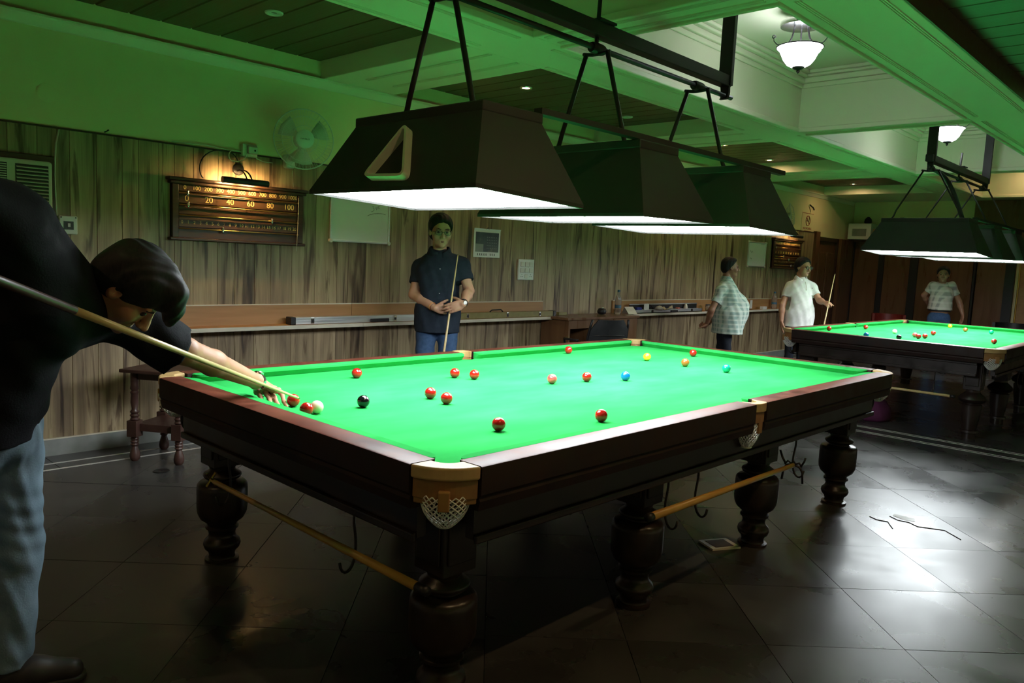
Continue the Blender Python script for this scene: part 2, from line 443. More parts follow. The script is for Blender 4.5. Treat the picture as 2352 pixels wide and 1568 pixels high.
# far end: wood-clad pilaster, door, brown sliding panels with dark posts, dark upper corner
pil = MB().box(12.25, 12.42, YW-.06, YW, 0, ZP+.03).build('trim_4', M['brownlam']); struct(pil)
dr = struct(empty('door_1', (12.42, YW, 0)))
MB().box(0, .86, -.012, .02, 0, 2.05).build('door_leaf', M['brownlam'], dr)
for (a, b) in ((.10,.40), (.46,.76)):
    for (c, d) in ((.2,.9), (1.0,1.85)): MB().box(a, b, -.026, -.01, c, d).build('door_panel', M['brownlam'], dr, bevel=.008)
MB().box(-.02, .0, -.05, 0, 0, 2.1).box(.86, .90, -.05, 0, 0, 2.1).box(-.02, .90, -.05, 0, 2.05, 2.12).build('door_frame', M['score'], dr)
MB().tube([(.08,-.012,1.0),(.08,-.06,1.0),(.16,-.06,1.0)], .009, 8).build('door_handle', M['chrome'], dr)
MB().box(13.34, X1, YW-.10, YW, 0, 2.12).build('trim_5', M['brownlam']); bpy.data.objects['trim_5']['kind'] = 'structure'
pw = struct(empty('trim_6', (X1, 0, 0)))
ys = [4.0, 3.43, 2.85, 1.85, 1.33]
for k in range(4):
    MB().box(-.10, -.06, ys[k+1]+.03, ys[k]-.03, .02, 2.10).build('panel', M['brownlam'], pw, bevel=.004)
for y, w in ((3.97,.03), (3.43,.05), (2.85,.07), (1.85,.016), (1.31,.07)):
    MB().box(-.13, -.04, y-w, y+w, 0, 2.12).build('post', M['black'] if w > .02 else M['iron'], pw)
MB().box(-.16, 0, 1.2, 4.06, 2.10, 2.14).build('top_board', M['brownlam'], pw)
for k in range(5):
    MB().box(-.10, -.06, 1.2-(k+1)*.85+.02, 1.2-k*.85-.02, .02, 2.8).build('panel', M['wallwood'] if k == 0 else M['brownlam'], pw)
MB().tube([(-.13,1.17,.1),(-.13,1.17,2.1)], .012, 8).build('edge_strip', M['brass'], pw)
MB().box(-.12, 0, .9, 1.95, 2.14, 2.86).build('upper_panel', M['brownlam'], pw)
# ================================================================== snooker tables
TL, TW, BZ = 3.569, 1.778, .83
RD = .1466           # outer edge of the rails beyond the cushion line
def rest_head(q, c): pass
def make_table():
    T = empty('snooker_table', (0, 0, 0))
    # slate bed covered in baize, notched at the pockets
    P = []
    def arc(cx, cy, r, a0, a1, n=10):
        for i in range(n+1):
            a = math.radians(a0+(a1-a0)*i/n); P.append((cx+r*math.cos(a), cy+r*math.sin(a)))
    m = .052; c = .020; r = .052; mr = .046
    arc(-c, -c, r, 130, -40); arc(TL/2, -.062, mr, 150, 30); arc(TL+c, -c, r, 220, 50)
    arc(TL+c, TW+c, r, 310, 140); arc(TL/2, TW+.062, mr, -30, -150); arc(-c, TW+c, r, 40, -130)
    MB().prism(P, BZ-.045, BZ).build('bed', M['cloth'], T)
    # cushions
    def cushion(p0, p1, out, R0, R1):
        p0, p1, out = map(np.array, (p0, p1, out)); p0 = p0.astype(float); p1 = p1.astype(float)
        Ln = np.linalg.norm(p1-p0); t = (p1-p0)/Ln
        st = [R0*i/8 for i in range(9)]+[R0+(Ln-R0-R1)*i/6 for i in range(1, 6)]+[Ln-R1+R1*i/8 for i in range(9)]
        rings = []
        for s in st:
            dn = 0
            if s < R0: dn = .05*(1-math.sqrt(max(0, 1-((R0-s)/R0)**2)))
            if s > Ln-R1: dn = .05*(1-math.sqrt(max(0, 1-((s-Ln+R1)/R1)**2)))
            pr = [(min(dn+.020, .05), .0005), (dn, .027), (dn, .036), (.0505, .0412), (.0505, .0005)]
            rings.append([np.array([*(p0+t*s+out*d), BZ+z]) for d, z in pr])
        return MB().loft(rings).build('cushion', M['cloth'], T, smooth=True, auto=25)
    e, R, h, Rm = .024, .060, .050, .042
    for y, o in ((0, (0,-1)), (TW, (0,1))):
        cushion((e,y), (TL/2-h,y), o, R, Rm); cushion((TL/2+h,y), (TL-e,y), o, Rm, R)
    for x, o in ((0, (-1,0)), (TL, (1,0))): cushion((x,e), (x,TW-e), o, R, R)
    # wooden rails
    def rail(p0, p1, out):
        p0, p1, out = np.array(p0, float), np.array(p1, float), np.array(out, float)
        pr = [(.050,.0408),(.139,.0418),(.1446,.0395),(RD,.033),(RD,-.045),(RD-.008,-.055),(RD-.004,-.066),(RD-.010,-.095),(.050,-.095)]
        rings = [[np.array([*(p+out*d), BZ+z]) for d, z in pr] for p in (p0, p1)]
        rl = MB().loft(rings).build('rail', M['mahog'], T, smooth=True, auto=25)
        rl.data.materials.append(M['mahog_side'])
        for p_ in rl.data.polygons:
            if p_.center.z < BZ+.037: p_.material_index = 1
        return rl
    q = .055
    for y, o in ((0, (0,-1)), (TW, (0,1))):
        rail((.003,y), (TL/2-q,y), o); rail((TL/2+q,y), (TL-.003,y), o)
    for x, o in ((0, (-1,0)), (TL, (1,0))): rail((x,.003), (x,TW-.003), o)
    # pockets: leather lip, leather skirt, net with a ring
    def lip_poly(kind, ins=0.0):
        if kind == 'corner':
            A, B = np.array((-RD+ins, 0.0)), np.array((0.0, -RD+ins))
            n = np.array((-1,-1))/math.sqrt(2); out = []
            for i in range(13):
                s = i/12; out.append(A+(B-A)*s+n*(.034-ins*.3)*(1-(2*s-1)**2))
            inn = [np.array((-.013+.055*math.cos(math.radians(a)), -.013+.055*math.sin(math.radians(a)))) for a in np.linspace(283, 167, 14)]
            return [tuple(p) for p in out]+[tuple(p) for p in inn]
        out = [(-.053, -RD+ins+.004), (-.03, -RD+ins-.006), (0, -RD+ins-.010), (.03, -RD+ins-.006), (.053, -RD+ins+.004)]
        out += [(.053, -.070)]
        inn = [(.046*math.cos(math.radians(a)), -.066+.046*math.sin(math.radians(a))) for a in np.linspace(-5, -175, 12)]
        return out+inn+[(-.053, -.070)]
    def net_mesh(kind):
        q = MB(); n = 20; lv = 12
        top, z0, z1 = (.074, -.045, -.150) if kind == 'corner' else (.058, -.045, -.175)
        cx, cy = (-.050, -.050) if kind == 'corner' else (0, -.085)
        def pt(i, j, sg):
            u = j/lv; a = 2*math.pi*(i+sg*j*.5)/n
            r = top*(1-.68*u**2.6)
            return (cx+r*math.cos(a), cy+r*math.sin(a), BZ+z0+(z1-z0)*u)
        for i in range(n):
            for sg in (1, -1): q.tube([pt(i, j, sg) for j in range(lv+1)], .0021, 4, False)
        q.tube([(cx+.022*math.cos(2*math.pi*k/12), cy+.022*math.sin(2*math.pi*k/12), BZ+z1) for k in range(13)], .003, 5, False)
        return q
    meshes = {}
    for kind in ('corner', 'middle'):
        lp = lip_poly(kind); n = len(lp)
        a = MB().prism(lp, BZ+.002, BZ+.0425).build('pocket_leather', M['leather'], T, bevel=.010, seg=3)
        lo = MB()
        if kind == 'corner': lo.prism(lip_poly(kind, .010), BZ-.058, BZ+.001)
        else: lo.prism(lip_poly(kind, .008), BZ-.050, BZ+.001)
        # hanging tongue
        if kind == 'corner':
            lo.obox((-.098,-.098,BZ-.055), V(.012,-.012,0), V(.008,.008,0), V(0,0,.030))
            lo.obox((-.118,-.03,BZ-.050), V(.004,.004,0), V(-.012,.03,0), V(0,0,.024)); lo.obox((-.03,-.118,BZ-.050), V(.004,.004,0), V(.03,-.012,0), V(0,0,.024))
        else: lo.obox((0,-.142,BZ-.060), V(.018,0,0), V(0,.006,0), V(0,0,.040))
        b = lo.build('leather_skirt', M['leather_b'], a, bevel=.004)
        cnt = net_mesh(kind).build('net', M['net'], a, smooth=True)
        meshes[kind] = (a, b, cnt)
    base = {'corner': [((0,0),1,1), ((TL,0),-1,1), ((TL,TW),-1,-1), ((0,TW),1,-1)], 'middle': [((TL/2,0),1,1), ((TL/2,TW),1,-1)]}
    for kind in base:
        a, b, cnt = meshes[kind]
        for k, ((x, y), sx, sy) in enumerate(base[kind]):
            if k == 0:
                a.location = (x, y, 0)
            else:
                rot = {(1,1):0, (-1,1):math.pi/2, (-1,-1):math.pi, (1,-1):-math.pi/2}[(sx,sy)] if kind == 'corner' else math.pi
                c = copy_tree(a, T); c.location = (x, y, 0); c.rotation_euler = (0, 0, rot)
    # frame below the rails
    ap = .062
    def apron(x0, x1, y0, y1, face):
        MB().box(x0, x1, y0, y1, .612, BZ-.095).build('apron', M['darkwood'], T)
        if face in 'yY':
            s = -1 if face == 'y' else 1; yy = y0 if face == 'y' else y1
            MB().box(x0, x1, min(yy, yy+s*.012), max(yy, yy+s*.012), .705, .735).box(x0, x1, min(yy, yy+s*.016), max(yy, yy+s*.016), .600, .628).build('apron_moulding', M['darkwood'], T, bevel=.005)
        else:
            s = -1 if face == 'x' else 1; xx = x0 if face == 'x' else x1
            MB().box(min(xx, xx+s*.012), max(xx, xx+s*.012), y0, y1, .705, .735).box(min(xx, xx+s*.016), max(xx, xx+s*.016), y0, y1, .600, .628).build('apron_moulding', M['darkwood'], T, bevel=.005)
    apron(.06, TL-.06, -ap, -ap+.035, 'y'); apron(.06, TL-.06, TW+ap-.035, TW+ap, 'Y')
    apron(-ap, -ap+.035, .06, TW-.06, 'x'); apron(TL+ap-.035, TL+ap, .06, TW-.06, 'X')
    MB().box(-.03, TL+.03, -.03, TW+.03, BZ-.095, BZ-.046).build('slate', M['darkwood'], T)
    for x in (.6, 1.78, 2.95): MB().box(x-.05, x+.05, 0, TW, .62, .73).build('cross_beam', M['darkwood'], T)
    # eight turned legs
    prof = [(.060,.468),(.062,.455),(.056,.442),(.062,.432),(.083,.420),(.086,.411),(.080,.400),(.062,.392),(.062,.386),(.100,.380),(.111,.368),(.113,.350),
            (.113,.262),(.110,.235),(.098,.208),(.076,.190),(.066,.180),(.066,.174),(.074,.168),(.074,.158),(.064,.150),(.059,.130),(.064,.112),(.080,.098),
            (.084,.080),(.078,.062),(.062,.046),(.057,.026),(.060,.016),(.076,.012),(.076,0)]
    lg = MB().lathe(prof, 28).build('leg', M['darkwood'], T, smooth=True, auto=50)
    bl = MB().box(-.072, .072, -.072, .072, .462, BZ-.096).box(-.056, .056, -.080, .080, .50, .70).box(-.080, .080, -.056, .056, .50, .70).build('leg_block', M['darkwood'], lg, bevel=.004)
    k = 0
    for x in (.10, 1.215, 2.335, TL-.10):
        for y in (.105, TW-.105):
            if k == 0: lg.location = (x, y, 0)
            else:
                c = copy_tree(lg, T); c.location = (x, y, 0)
            k += 1
    # ball-return loops at the far and right corners, hooks for the rests
    for (x, y, sx, sy) in ((-.03, TW+.02, -1, 1), (TL+.03, .02, 1, -1)):
        q = MB()
        for o in (0, .03):
            q.tube(bez((x-sx*.02, y+sy*(.03+o), .70), (x-sx*.02, y+sy*(.05+o), .60), (x+sx*.02, y-sy*.02, .585), (x-sx*(.25-o), y-sy*(.02-o), .60), 14), .006, 6)
        q.build('ball_rail', M['iron'], T, smooth=True)
    def hook(p, d):
        d = np.array(d, float); p = np.array(p, float)
        pts = bez(p, p+d*.03-V(0,0,.03), p-d*.01-V(0,0,.10), p+d*.005-V(0,0,.16), 8)+bez(p+d*.005-V(0,0,.16), p+d*.01-V(0,0,.225), p+d*.06-V(0,0,.235), p+d*.065-V(0,0,.175), 8)[1:]
        MB().tube(pts, .005, 6).build('rest_hook', M['iron'], T, smooth=True)
    for y in (.40, 1.30): hook((-ap+.02, y, .612), (-1, 0, 0))
    for x in (1.18, 1.42, 2.42): hook((x, -ap+.02, .612), (0, -1, 0))
    return T

T1 = make_table()
tag(T1, 'full-size snooker table in the foreground with a player bending over its end', 'snooker table', 'snooker tables')
T2 = copy_tree(T1)
T2.location = (6.5, -.04, 0)
tag(T2, 'second snooker table further back, under the lamp at right', 'snooker table', 'snooker tables')

# ------------------------------------------------------------------ balls
def ballmat(name, col):
    return pmat(name, col, .12, coat=.5)
BM = {'red': ballmat('red ball', (.42,.012,.008)), 'white': ballmat('ivory ball', (.78,.74,.55)), 'black': ballmat('black ball', (.004,.004,.005)),
      'pink': ballmat('pink ball', (.56,.085,.085)), 'blue': ballmat('blue ball', (.005,.13,.50)), 'brown': ballmat('brown ball', (.38,.105,.022)),
      'yellow': ballmat('yellow ball', (.85,.55,.02)), 'green': ballmat('green ball', (.004,.30,.20))}
ball_me = {}
for k in BM:
    q = MB().sphere((0,0,0), .02625, 36, 20)
    o = q.build('ball', BM[k], smooth=True); ball_me[k] = o.data; bpy.data.objects.remove(o)
def ray(px, py):
    return _d+_r2*(px-1176)/FPX-_u2*(py-784)/FPX
def onz(px, py, z):
    v = ray(px, py); return CAM+v*(z-CAM[2])/v[2]
def ony(px, py, y):
    v = ray(px, py); return CAM+v*(y-CAM[1])/v[1]
def at(px, py, t): return CAM+ray(px, py)*t
def ball(kind, x, y, label, grp):
    o = link(kind+'_ball', ball_me[kind], None, (x, y, BZ+.0263))
    tag(o, label, 'ball', grp)
G1, G2 = 'balls on the near snooker table', 'balls on the far snooker table'
for kind, px, py, lab in (
    ('red', 819.6, 856.6, 'red ball alone left of the far middle pocket, near the far cushion'),
    ('black', 834.6, 921.5, 'black ball on the near table, right of the cue ball'),
    ('pink', 1268.1, 869.9, 'pink ball in the middle of the near table'),
    ('red', 1347.9, 865.3, 'red ball between the pink and blue balls on the near table'),
    ('blue', 1436.7, 863.5, 'blue ball on the near table, right of the pink'),
    ('red', 1305.9, 803.5, 'red ball tight by the far cushion, between the far middle and corner pockets'),
    ('yellow', 1486.2, 819.3, 'yellow ball on the near table, below the far corner pocket'),
    ('red', 1591.9, 810.2, 'red ball by the far short cushion, just behind the brown ball of the near table'),
    ('brown', 1573.9, 832.3, 'brown ball on the near table between the yellow and green balls'),
    ('green', 1668.5, 846.1, 'green ball on the near table, rightmost on its cloth'),
    ('red', 1044.7, 856.2, 'left one of two red balls side by side below the far middle pocket'),
    ('red', 1089.6, 859.8, 'right one of two red balls side by side below the far middle pocket'),
    ('red', 988.8, 902.5, 'upper left red ball of a close pair in the centre-left of the near table'),
    ('red', 1025.8, 914.5, 'lower right red ball of a close pair in the centre-left of the near table'),
    ('red', 1145.4, 973.9, 'red ball nearest the camera, above the near corner pocket'),
    ('red', 1381.1, 954.0, 'red ball close to the near long cushion, left of the near middle pocket'),
    ('red', 673.6, 919.1, 'red ball under the cue tip beside the bridge hand'),
    ('red', 703.7, 939.2, 'red ball half hidden by the cushion, touching in front of the cue ball'),
    ('white', 727.7, 934.6, 'white cue ball on the near table by the player\'s hand')):
    p = onz(px, py, BZ+.0263)
    x, y = max(p[0], .0275), min(p[1], TW-.0275)
    ball(kind, x, y, lab, G1)
for kind, px, py, lab in (
    ('red', 1904.2, 754.1, 'leftmost red ball on the far table, by its left cushion'),
    ('red', 1988.6, 751.0, 'red ball by the middle pocket of the far table'),
    ('blue', 1989.3, 768.7, 'blue ball half hidden behind the near rail of the far table'),
    ('white', 2055.1, 761.0, 'white cue ball on the far table'),
    ('black', 2064.7, 774.4, 'black ball half hidden behind the near rail of the far table'),
    ('pink', 2101.5, 769.0, 'pink ball behind a red ball on the far table'),
    ('red', 2109.4, 772.4, 'red ball overlapping the pink ball on the far table'),
    ('red', 2124.6, 771.6, 'red ball just right of the pink and red pair on the far table'),
    ('red', 2143.7, 764.5, 'red ball behind and right of the middle cluster on the far table'),
    ('yellow', 2182.2, 748.6, 'yellow ball by the far cushion of the far table'),
    ('brown', 2217.5, 757.0, 'brown ball on the far table right of the yellow'),
    ('green', 2277.0, 762.4, 'green ball on the far table, its rightmost colour'),
    ('red', 2283.4, 783.9, 'red ball nearest the camera on the far table, above its corner pocket')):
    p = onz(px, py, BZ+.0263)
    ball(kind, min(max(p[0], 6.5+.03), 6.5+TL-.03), p[1], lab, G2)
# ================================================================== snooker lamps
def make_lamp(xa=.20, xb=3.155, ya=.72, yb=1.16, rr=.0125):
    Lm = empty('snooker_table_light', (0, 0, 0))
    YC = .905
    rod_y = .93
    specs = [(.712, .312, 1.724, 1.696, .722, .158), (1.785, .320, 1.696, 1.702, 1.772, .158), (2.815, .312, 1.712, 1.694, 2.822, .160)]
    ZT = 2.062
    for cx, hx, zl, zr, tx, thx in specs:
        hy, thy = .553, .402
        def corners(hx_, hy_, dz):
            return [V(cx-hx_, YC-hy_, zl+dz), V(cx+hx_, YC-hy_, zr+dz), V(cx+hx_, YC+hy_, zr+dz), V(cx-hx_, YC+hy_, zl+dz)]
        tc = [V(tx-thx, YC-thy, ZT), V(tx+thx, YC-thy, ZT), V(tx+thx, YC+thy, ZT), V(tx-thx, YC+thy, ZT)]
        lip = [p+V(0,0,-.028) for p in corners(hx, hy, 0.028)]
        b0 = corners(hx, hy, .0); b1 = corners(hx, hy, .016)
        ins = corners(hx-.012, hy-.012, .0); ins1 = corners(hx-.014, hy-.014, .012)
        q = MB().loft([ins1, ins, b0, b1, tc], True, False)
        n = len(q.v); q.f.append((n-4, n-3, n-2, n-1))
        sh = q.build('shade', M['shade'], Lm)
        MB().add(corners(hx-.013, hy-.013, .010), [(3,2,1,0)]).build('diffuser', M['panel_l'], sh)
        cap = [[p+V(sx*.016, sy*.016, dz) for p, sx, sy in zip(tc, (-1,1,1,-1), (-1,-1,1,1))] for dz in (-.030, .004, .012)]
        MB().loft(cap).build('top_collar', M['shade'], sh, bevel=.006)
        # carrying rods, an inverted V up to the pipe
        for y0, y1 in ((ya, .862), (yb, 1.0)):
            s = 1 if y0 > rod_y else -1
            pts = bez((cx, y0+s*.035, ZT+.012), (cx, y0+s*.012, ZT+.02), (cx, y0, ZT+.04), (cx, y0-s*.015, ZT+.10), 6)+[(cx, y1, 2.575)]
            MB().tube(pts, rr, 8).build('rod', M['iron'], Lm, smooth=True)
        MB().tube([(cx, .845, 2.572), (cx, .90, 2.566), (cx, .96, 2.568), (cx, 1.02, 2.578)], .010, 8).build('yoke', M['iron'], Lm, smooth=True)
        MB().disc_lathe([(.026,-.05),(.030,-.03),(.030,.03),(.026,.05)], (cx, rod_y, 2.595), (1,0,0), 14).build('clamp', M['iron'], Lm, smooth=True, auto=40)
    # channel running along the tops of the shades
    MB().box(.90, 3.22, .50, .545, ZT+.014, ZT+.040).build('shade_rail', M['shade'], Lm)
    MB().box(.90, 3.22, 1.20, 1.245, ZT+.014, ZT+.040).build('shade_rail', M['shade'], Lm)
    MB().tube([(xa-.05, rod_y, 2.595), (xb+.085, rod_y, 2.600)], .015, 10).build('pipe', M['iron'], Lm, smooth=True)
    MB().box(xa-.08, xb+.015, rod_y-.035, rod_y+.035, 2.655, 2.725).build('channel', M['iron'], Lm, bevel=.004)
    for x, s in ((xa, -1), (xb, 1)):
        MB().box(x-.018, x+.018, rod_y-.045, rod_y+.045, 2.66, ZC).build('post', M['iron'], Lm, bevel=.003)
        hk = [[V(x+s*o-.012, rod_y-w, z), V(x+s*o+.012, rod_y-w, z), V(x+s*o+.012, rod_y+w, z), V(x+s*o-.012, rod_y+w, z)] for o, z, w in ((.0,2.70,.030),(.0,2.655,.030),(.006,2.62,.028),(.0,2.585,.026),(-.02,2.572,.022))]
        MB().loft(hk).build('hook_strap', M['iron'], Lm)
        MB().disc_lathe([(.012,0),(.012,.05)], (x+s*.01, rod_y, 2.598), (s,0,0), 8).build('pipe_end', M['iron'], Lm, smooth=True, auto=40)
    MB().tube([(1.79, rod_y+.01, 2.60), (1.79, rod_y+.01, 2.655), (1.79, rod_y, ZB+.02)], .011, 8).build('suspension_rod', M['iron'], Lm, smooth=True)
    MB().box(1.74, 1.88, rod_y-.05, rod_y+.05, 2.726, 2.738).build('rod_plate', M['iron'], Lm)
    # cable looping from the pipe to the first shade
    return Lm
LP1 = make_lamp()
tag(LP1, 'three-shade black snooker lamp hanging over the near table, ball triangle on its end', 'lamp', 'snooker table lamps')
LP2 = make_lamp(.68, 2.95, .62, 1.25, .009); LP2.location = (6.62, -.10, .012)
tag(LP2, 'three-shade black snooker lamp over the far table at right', 'lamp', 'snooker table lamps')
pc = bez((7.32, .85, 2.60), (7.75, .78, 2.62), (7.75, .70, 2.40), (7.62, .56, 2.10), 16)
MB().tube(pc, .022, 8).build('power_cable', M['black'], LP2, (-6.62, .10, -.012), smooth=True)


# ball triangle hooked on the end of the near lamp
_pn = nrm((-.338, 0, .166)); _p0 = V(.400, .9, 1.724)
def onplane(px, py, p0, n):
    v = ray(px, py); return CAM+v*(((p0-CAM)@n)/(v@n))
tri = [onplane(*q, _p0, _pn) for q in ((950, 290), (846, 417), (944, 417))]
def tri_mesh(tri, n, th, dep):
    c = sum(tri)/3
    def rounded(sh, k=5):
        out = []
        for i in range(3):
            p, a, b = tri[i], tri[i-1], tri[(i+1) % 3]
            bis = nrm(nrm(a-p)+nrm(b-p)); half = math.acos(np.clip(nrm(a-p)@nrm(b-p), -1, 1))/2
            q = p+bis*sh/math.sin(half); r = .028-sh*.9
            d = r/math.tan(half); t0 = q+nrm(a-p)*d; t1 = q+nrm(b-p)*d
            for j in range(k+1):
                t = j/k; out.append((1-t)**2*t0+2*t*(1-t)*q+t*t*t1)
        return out
    O, I = rounded(0), rounded(th)
    return MB().loft([[p+n*.004 for p in O], [p+n*dep for p in O], [p+n*dep for p in I], [p+n*.004 for p in I], [p+n*.004 for p in O]], True, False)
o = tri_mesh(tri, _pn, .012, .042).build('ball_triangle', M['triangle'], smooth=True, auto=35)
tag(o, 'pale plastic ball triangle hung on the end of the near lamp shade', 'ball triangle')

# ------------------------------------------------------------------ glass bowls in the coffers
def bowl(x, y, zt, label):
    R = empty('bowl_light', (x, y, zt-.085), label, 'ceiling light', 'bowl ceiling lights'); R.scale = (.76, .76, .80)
    MB().lathe([(.05,.0),(.05,.03),(.03,.04),(.03,.10),(.07,.106)], 16).build('ceiling_mount', M['iron'], R, smooth=True, auto=40)
    MB().lathe([(.04,.0),(.20,.0),(.205,-.02),(.20,-.045),(.12,-.052),(.02,-.052)], 28).build('canopy', M['chrome'], R, smooth=True, auto=40)
    for k in range(3):
        a = 2*math.pi*k/3+.4; c, s = math.cos(a), math.sin(a)
        p = bez((.07*c,.07*s,-.05), (.09*c,.09*s,-.14), (.09*c,.09*s,-.19), (.17*c,.17*s,-.235), 8)
        MB().tube(p, .009, 6).build('arm', M['iron'], R, smooth=True)
        f = [(.215*c,.215*s,-.232), (.25*c,.25*s,-.225), (.28*c,.28*s,-.20), (.285*c,.285*s,-.165)]
        for i in range(12):
            u = i/11; rr = .022*(1-u*.75); f.append(((.285-rr*math.cos(u*7)+.0)*c-.022*c+.022*c, (.285-rr*math.cos(u*7))*s, -.165+rr*math.sin(u*7)))
        MB().tube(f, .0045, 5).build('scroll', M['iron'], R, smooth=True)
    prof = [(.222,-.232),(.215,-.240),(.19,-.262),(.172,-.30),(.15,-.345),(.115,-.388),(.07,-.412),(.03,-.418)]
    g = MB().lathe([(.218,-.230)]+prof, 40, caps=True).build('glass_bowl', M['bowl'], R, smooth=True)
    MB().tube([(.222*math.cos(2*math.pi*k/40), .222*math.sin(2*math.pi*k/40), -.232) for k in range(41)], .006, 6, False).build('rim', M['iron'], R, smooth=True)
    fl = MB()
    for k in range(6):
        a = 2*math.pi*k/6+.2; c, s = math.cos(a), math.sin(a); ct = V(.197*c, .197*s, -.262); ta = V(-s, c, 0); dn = nrm(V(-.5*c, -.5*s, -1))
        pts = [ct+ta*.028*(math.cos(t)*(.6+.4*math.cos(2*t)))+dn*.016*math.sin(t)*(.7+.3*math.cos(4*t))-V(c,s,0)*-.004 for t in np.linspace(0, 2*math.pi, 17)]
        fl.tube(pts, .0018, 4, False)
    fl.build('painted_flowers', M['triangle'], g)
    MB().lathe([(.002,-.416),(.055,-.405),(.060,-.418),(.045,-.432),(.014,-.440),(.018,-.452),(.010,-.468),(.002,-.474)], 20).build('finial', M['iron'], R, smooth=True)
bowl(4.27, .955, ZC, 'lit glass bowl ceiling light with black scrolls in the nearer coffer')
bowl(8.25, .955, ZC, 'lit glass bowl ceiling light above the far snooker table')

# ------------------------------------------------------------------ recessed downlights
def downlight(x, y, z, lit, label, bm='bulb'):
    R = empty('downlight', (x, y, z), label, 'downlight', 'recessed ceiling downlights')
    MB().lathe([(.036,-.004),(.040,-.010),(.056,-.010),(.060,-.004),(.060,.0),(.036,.0)], 28, caps=False).build('ring', M['white'] if not lit else M['chrome'], R, smooth=True, auto=40)
    if lit: MB().lathe([(.001,-.003),(.037,-.003)], 24, caps=False).build('lamp_face', M[bm], R)
    else:
        MB().lathe([(.001,.004),(.020,.002),(.024,-.006),(.037,-.003)], 24, caps=False).build('lamp_face', M['white'], R, smooth=True)
zs = ZS-.002
downlight(1.16, 3.17, zs, False, 'unlit white downlight in the slatted ceiling panel at top left')
downlight(3.70, 3.24, zs, True, 'lit downlight in the slatted panel above the near lamp, left of its rods')
downlight(5.30, 3.26, zs, False, 'unlit downlight in the slatted panel between the lamp rods')
downlight(7.42, 3.29, zs, True, 'small lit downlight half hidden by the lamp rod, over the middle shades')
downlight(8.90, 3.38, zs, True, 'lit downlight in the third slatted panel, just beyond the near lamp')
downlight(12.2, 3.42, zs, True, 'lit downlight in the farthest slatted panel, left of the far lamp')
downlight(13.0, 1.05, ZC-.002, True, 'lit downlight at the right edge, above the far lamp')
downlight(.15, -1.25, ZS-.018, True, 'warm downlight in the right-hand slatted panel near the camera', 'bulb2')
downlight(1.75, -1.25, ZS-.018, True, 'warm downlight in the right-hand slatted panel beside the near table', 'bulb2')

downlight(-2.7, .9, 3.598, True, 'unseen warm downlight added in the ceiling behind the player', 'bulb2')  # unseen, added to throw warm light on the near shade's end and the triangle
# ================================================================== things on and along the left wall
YF = YW-.015                       # face of the planks
# ---- scoreboard -------------------------------------------------------
def scoreboard(x0, x1, z0, z1, rows, label, beads, sizes):
    w, h = x1-x0, z1-z0
    S = empty('scoreboard', (x0, YF, z0), label, 'scoreboard', 'snooker scoreboards')
    MB().box(.0, w, -.022, 0, 0, h).build('back_board', M['score'], S)
    MB().box(-.035, w+.035, -.075, 0, h-.012, h+.012).box(-.02, w+.02, -.060, 0, h-.035, h-.012).build('cornice', M['score'], S, bevel=.006)
    MB().box(-.02, w+.02, -.058, 0, -.014, .008).build('bottom_rail', M['score'], S, bevel=.006)
    for a in (0, w-.045): MB().box(a, a+.045, -.046, 0, .008, h-.035).build('stile', M['score'], S, bevel=.003)
    for k, (za, zb, txt, sz) in enumerate(rows):
        MB().box(.05, w-.05, -.034, -.022, za*h, zb*h).build('number_panel', M['scoreface'], S, bevel=.003)
        n = len(txt)
        for i, t in enumerate(txt):
            xx = .05+(w-.10)*((i+.5)/n if n > 6 else (i+.35)/(n-.2))
            o = link('numeral', text_mesh(t, sz, sizes), S, (xx, -.0355, (za+zb)/2*h)); o.rotation_euler = (math.pi/2, 0, 0)
    for zr, bx in beads:
        MB().tube([(.045, -.050, zr*h), (w-.045, -.050, zr*h)], .0045, 8).build('slide_rail', M['brass'], S, smooth=True)
        if bx is not None: MB().lathe([(.002,-.026),(.008,-.018),(.011,-.004),(.007,.004),(.010,.014),(.004,.024),(.001,.026)], 14, (.05+(w-.1)*bx, -.050, zr*h)).build('pointer', M['chrome'], S, smooth=True)
    return S
a, b = ony(388, 420, YF), ony(686, 548, YF)
r1 = [str(100*i) for i in range(11)]
scoreboard(.838, 1.905, 1.505, 1.935, [(.80,.93,r1,.043), (.60,.76,['0','20','40','60','80','100'],.062), (.415,.56,[],.05), (.20,.36,[str(i) for i in range(21)],.034)],
           'wide dark wooden scoreboard with gold numerals under a lit picture lamp', [(.775,.06), (.575,.065), (.40,.76), (.175,.34)], M['gold'])
scoreboard(10.60, 11.66, 1.52, 2.00, [(.78,.93,r1[1:],.06), (.46,.60,[str(i) for i in range(0,100,10)],.05), (.16,.28,[str(i) for i in range(21)],.036)],
           'smaller-looking dark scoreboard on the wall above the man in white', [(.70,.02), (.40,.33), (.32,.55), (.10,.66)], M['gold'])
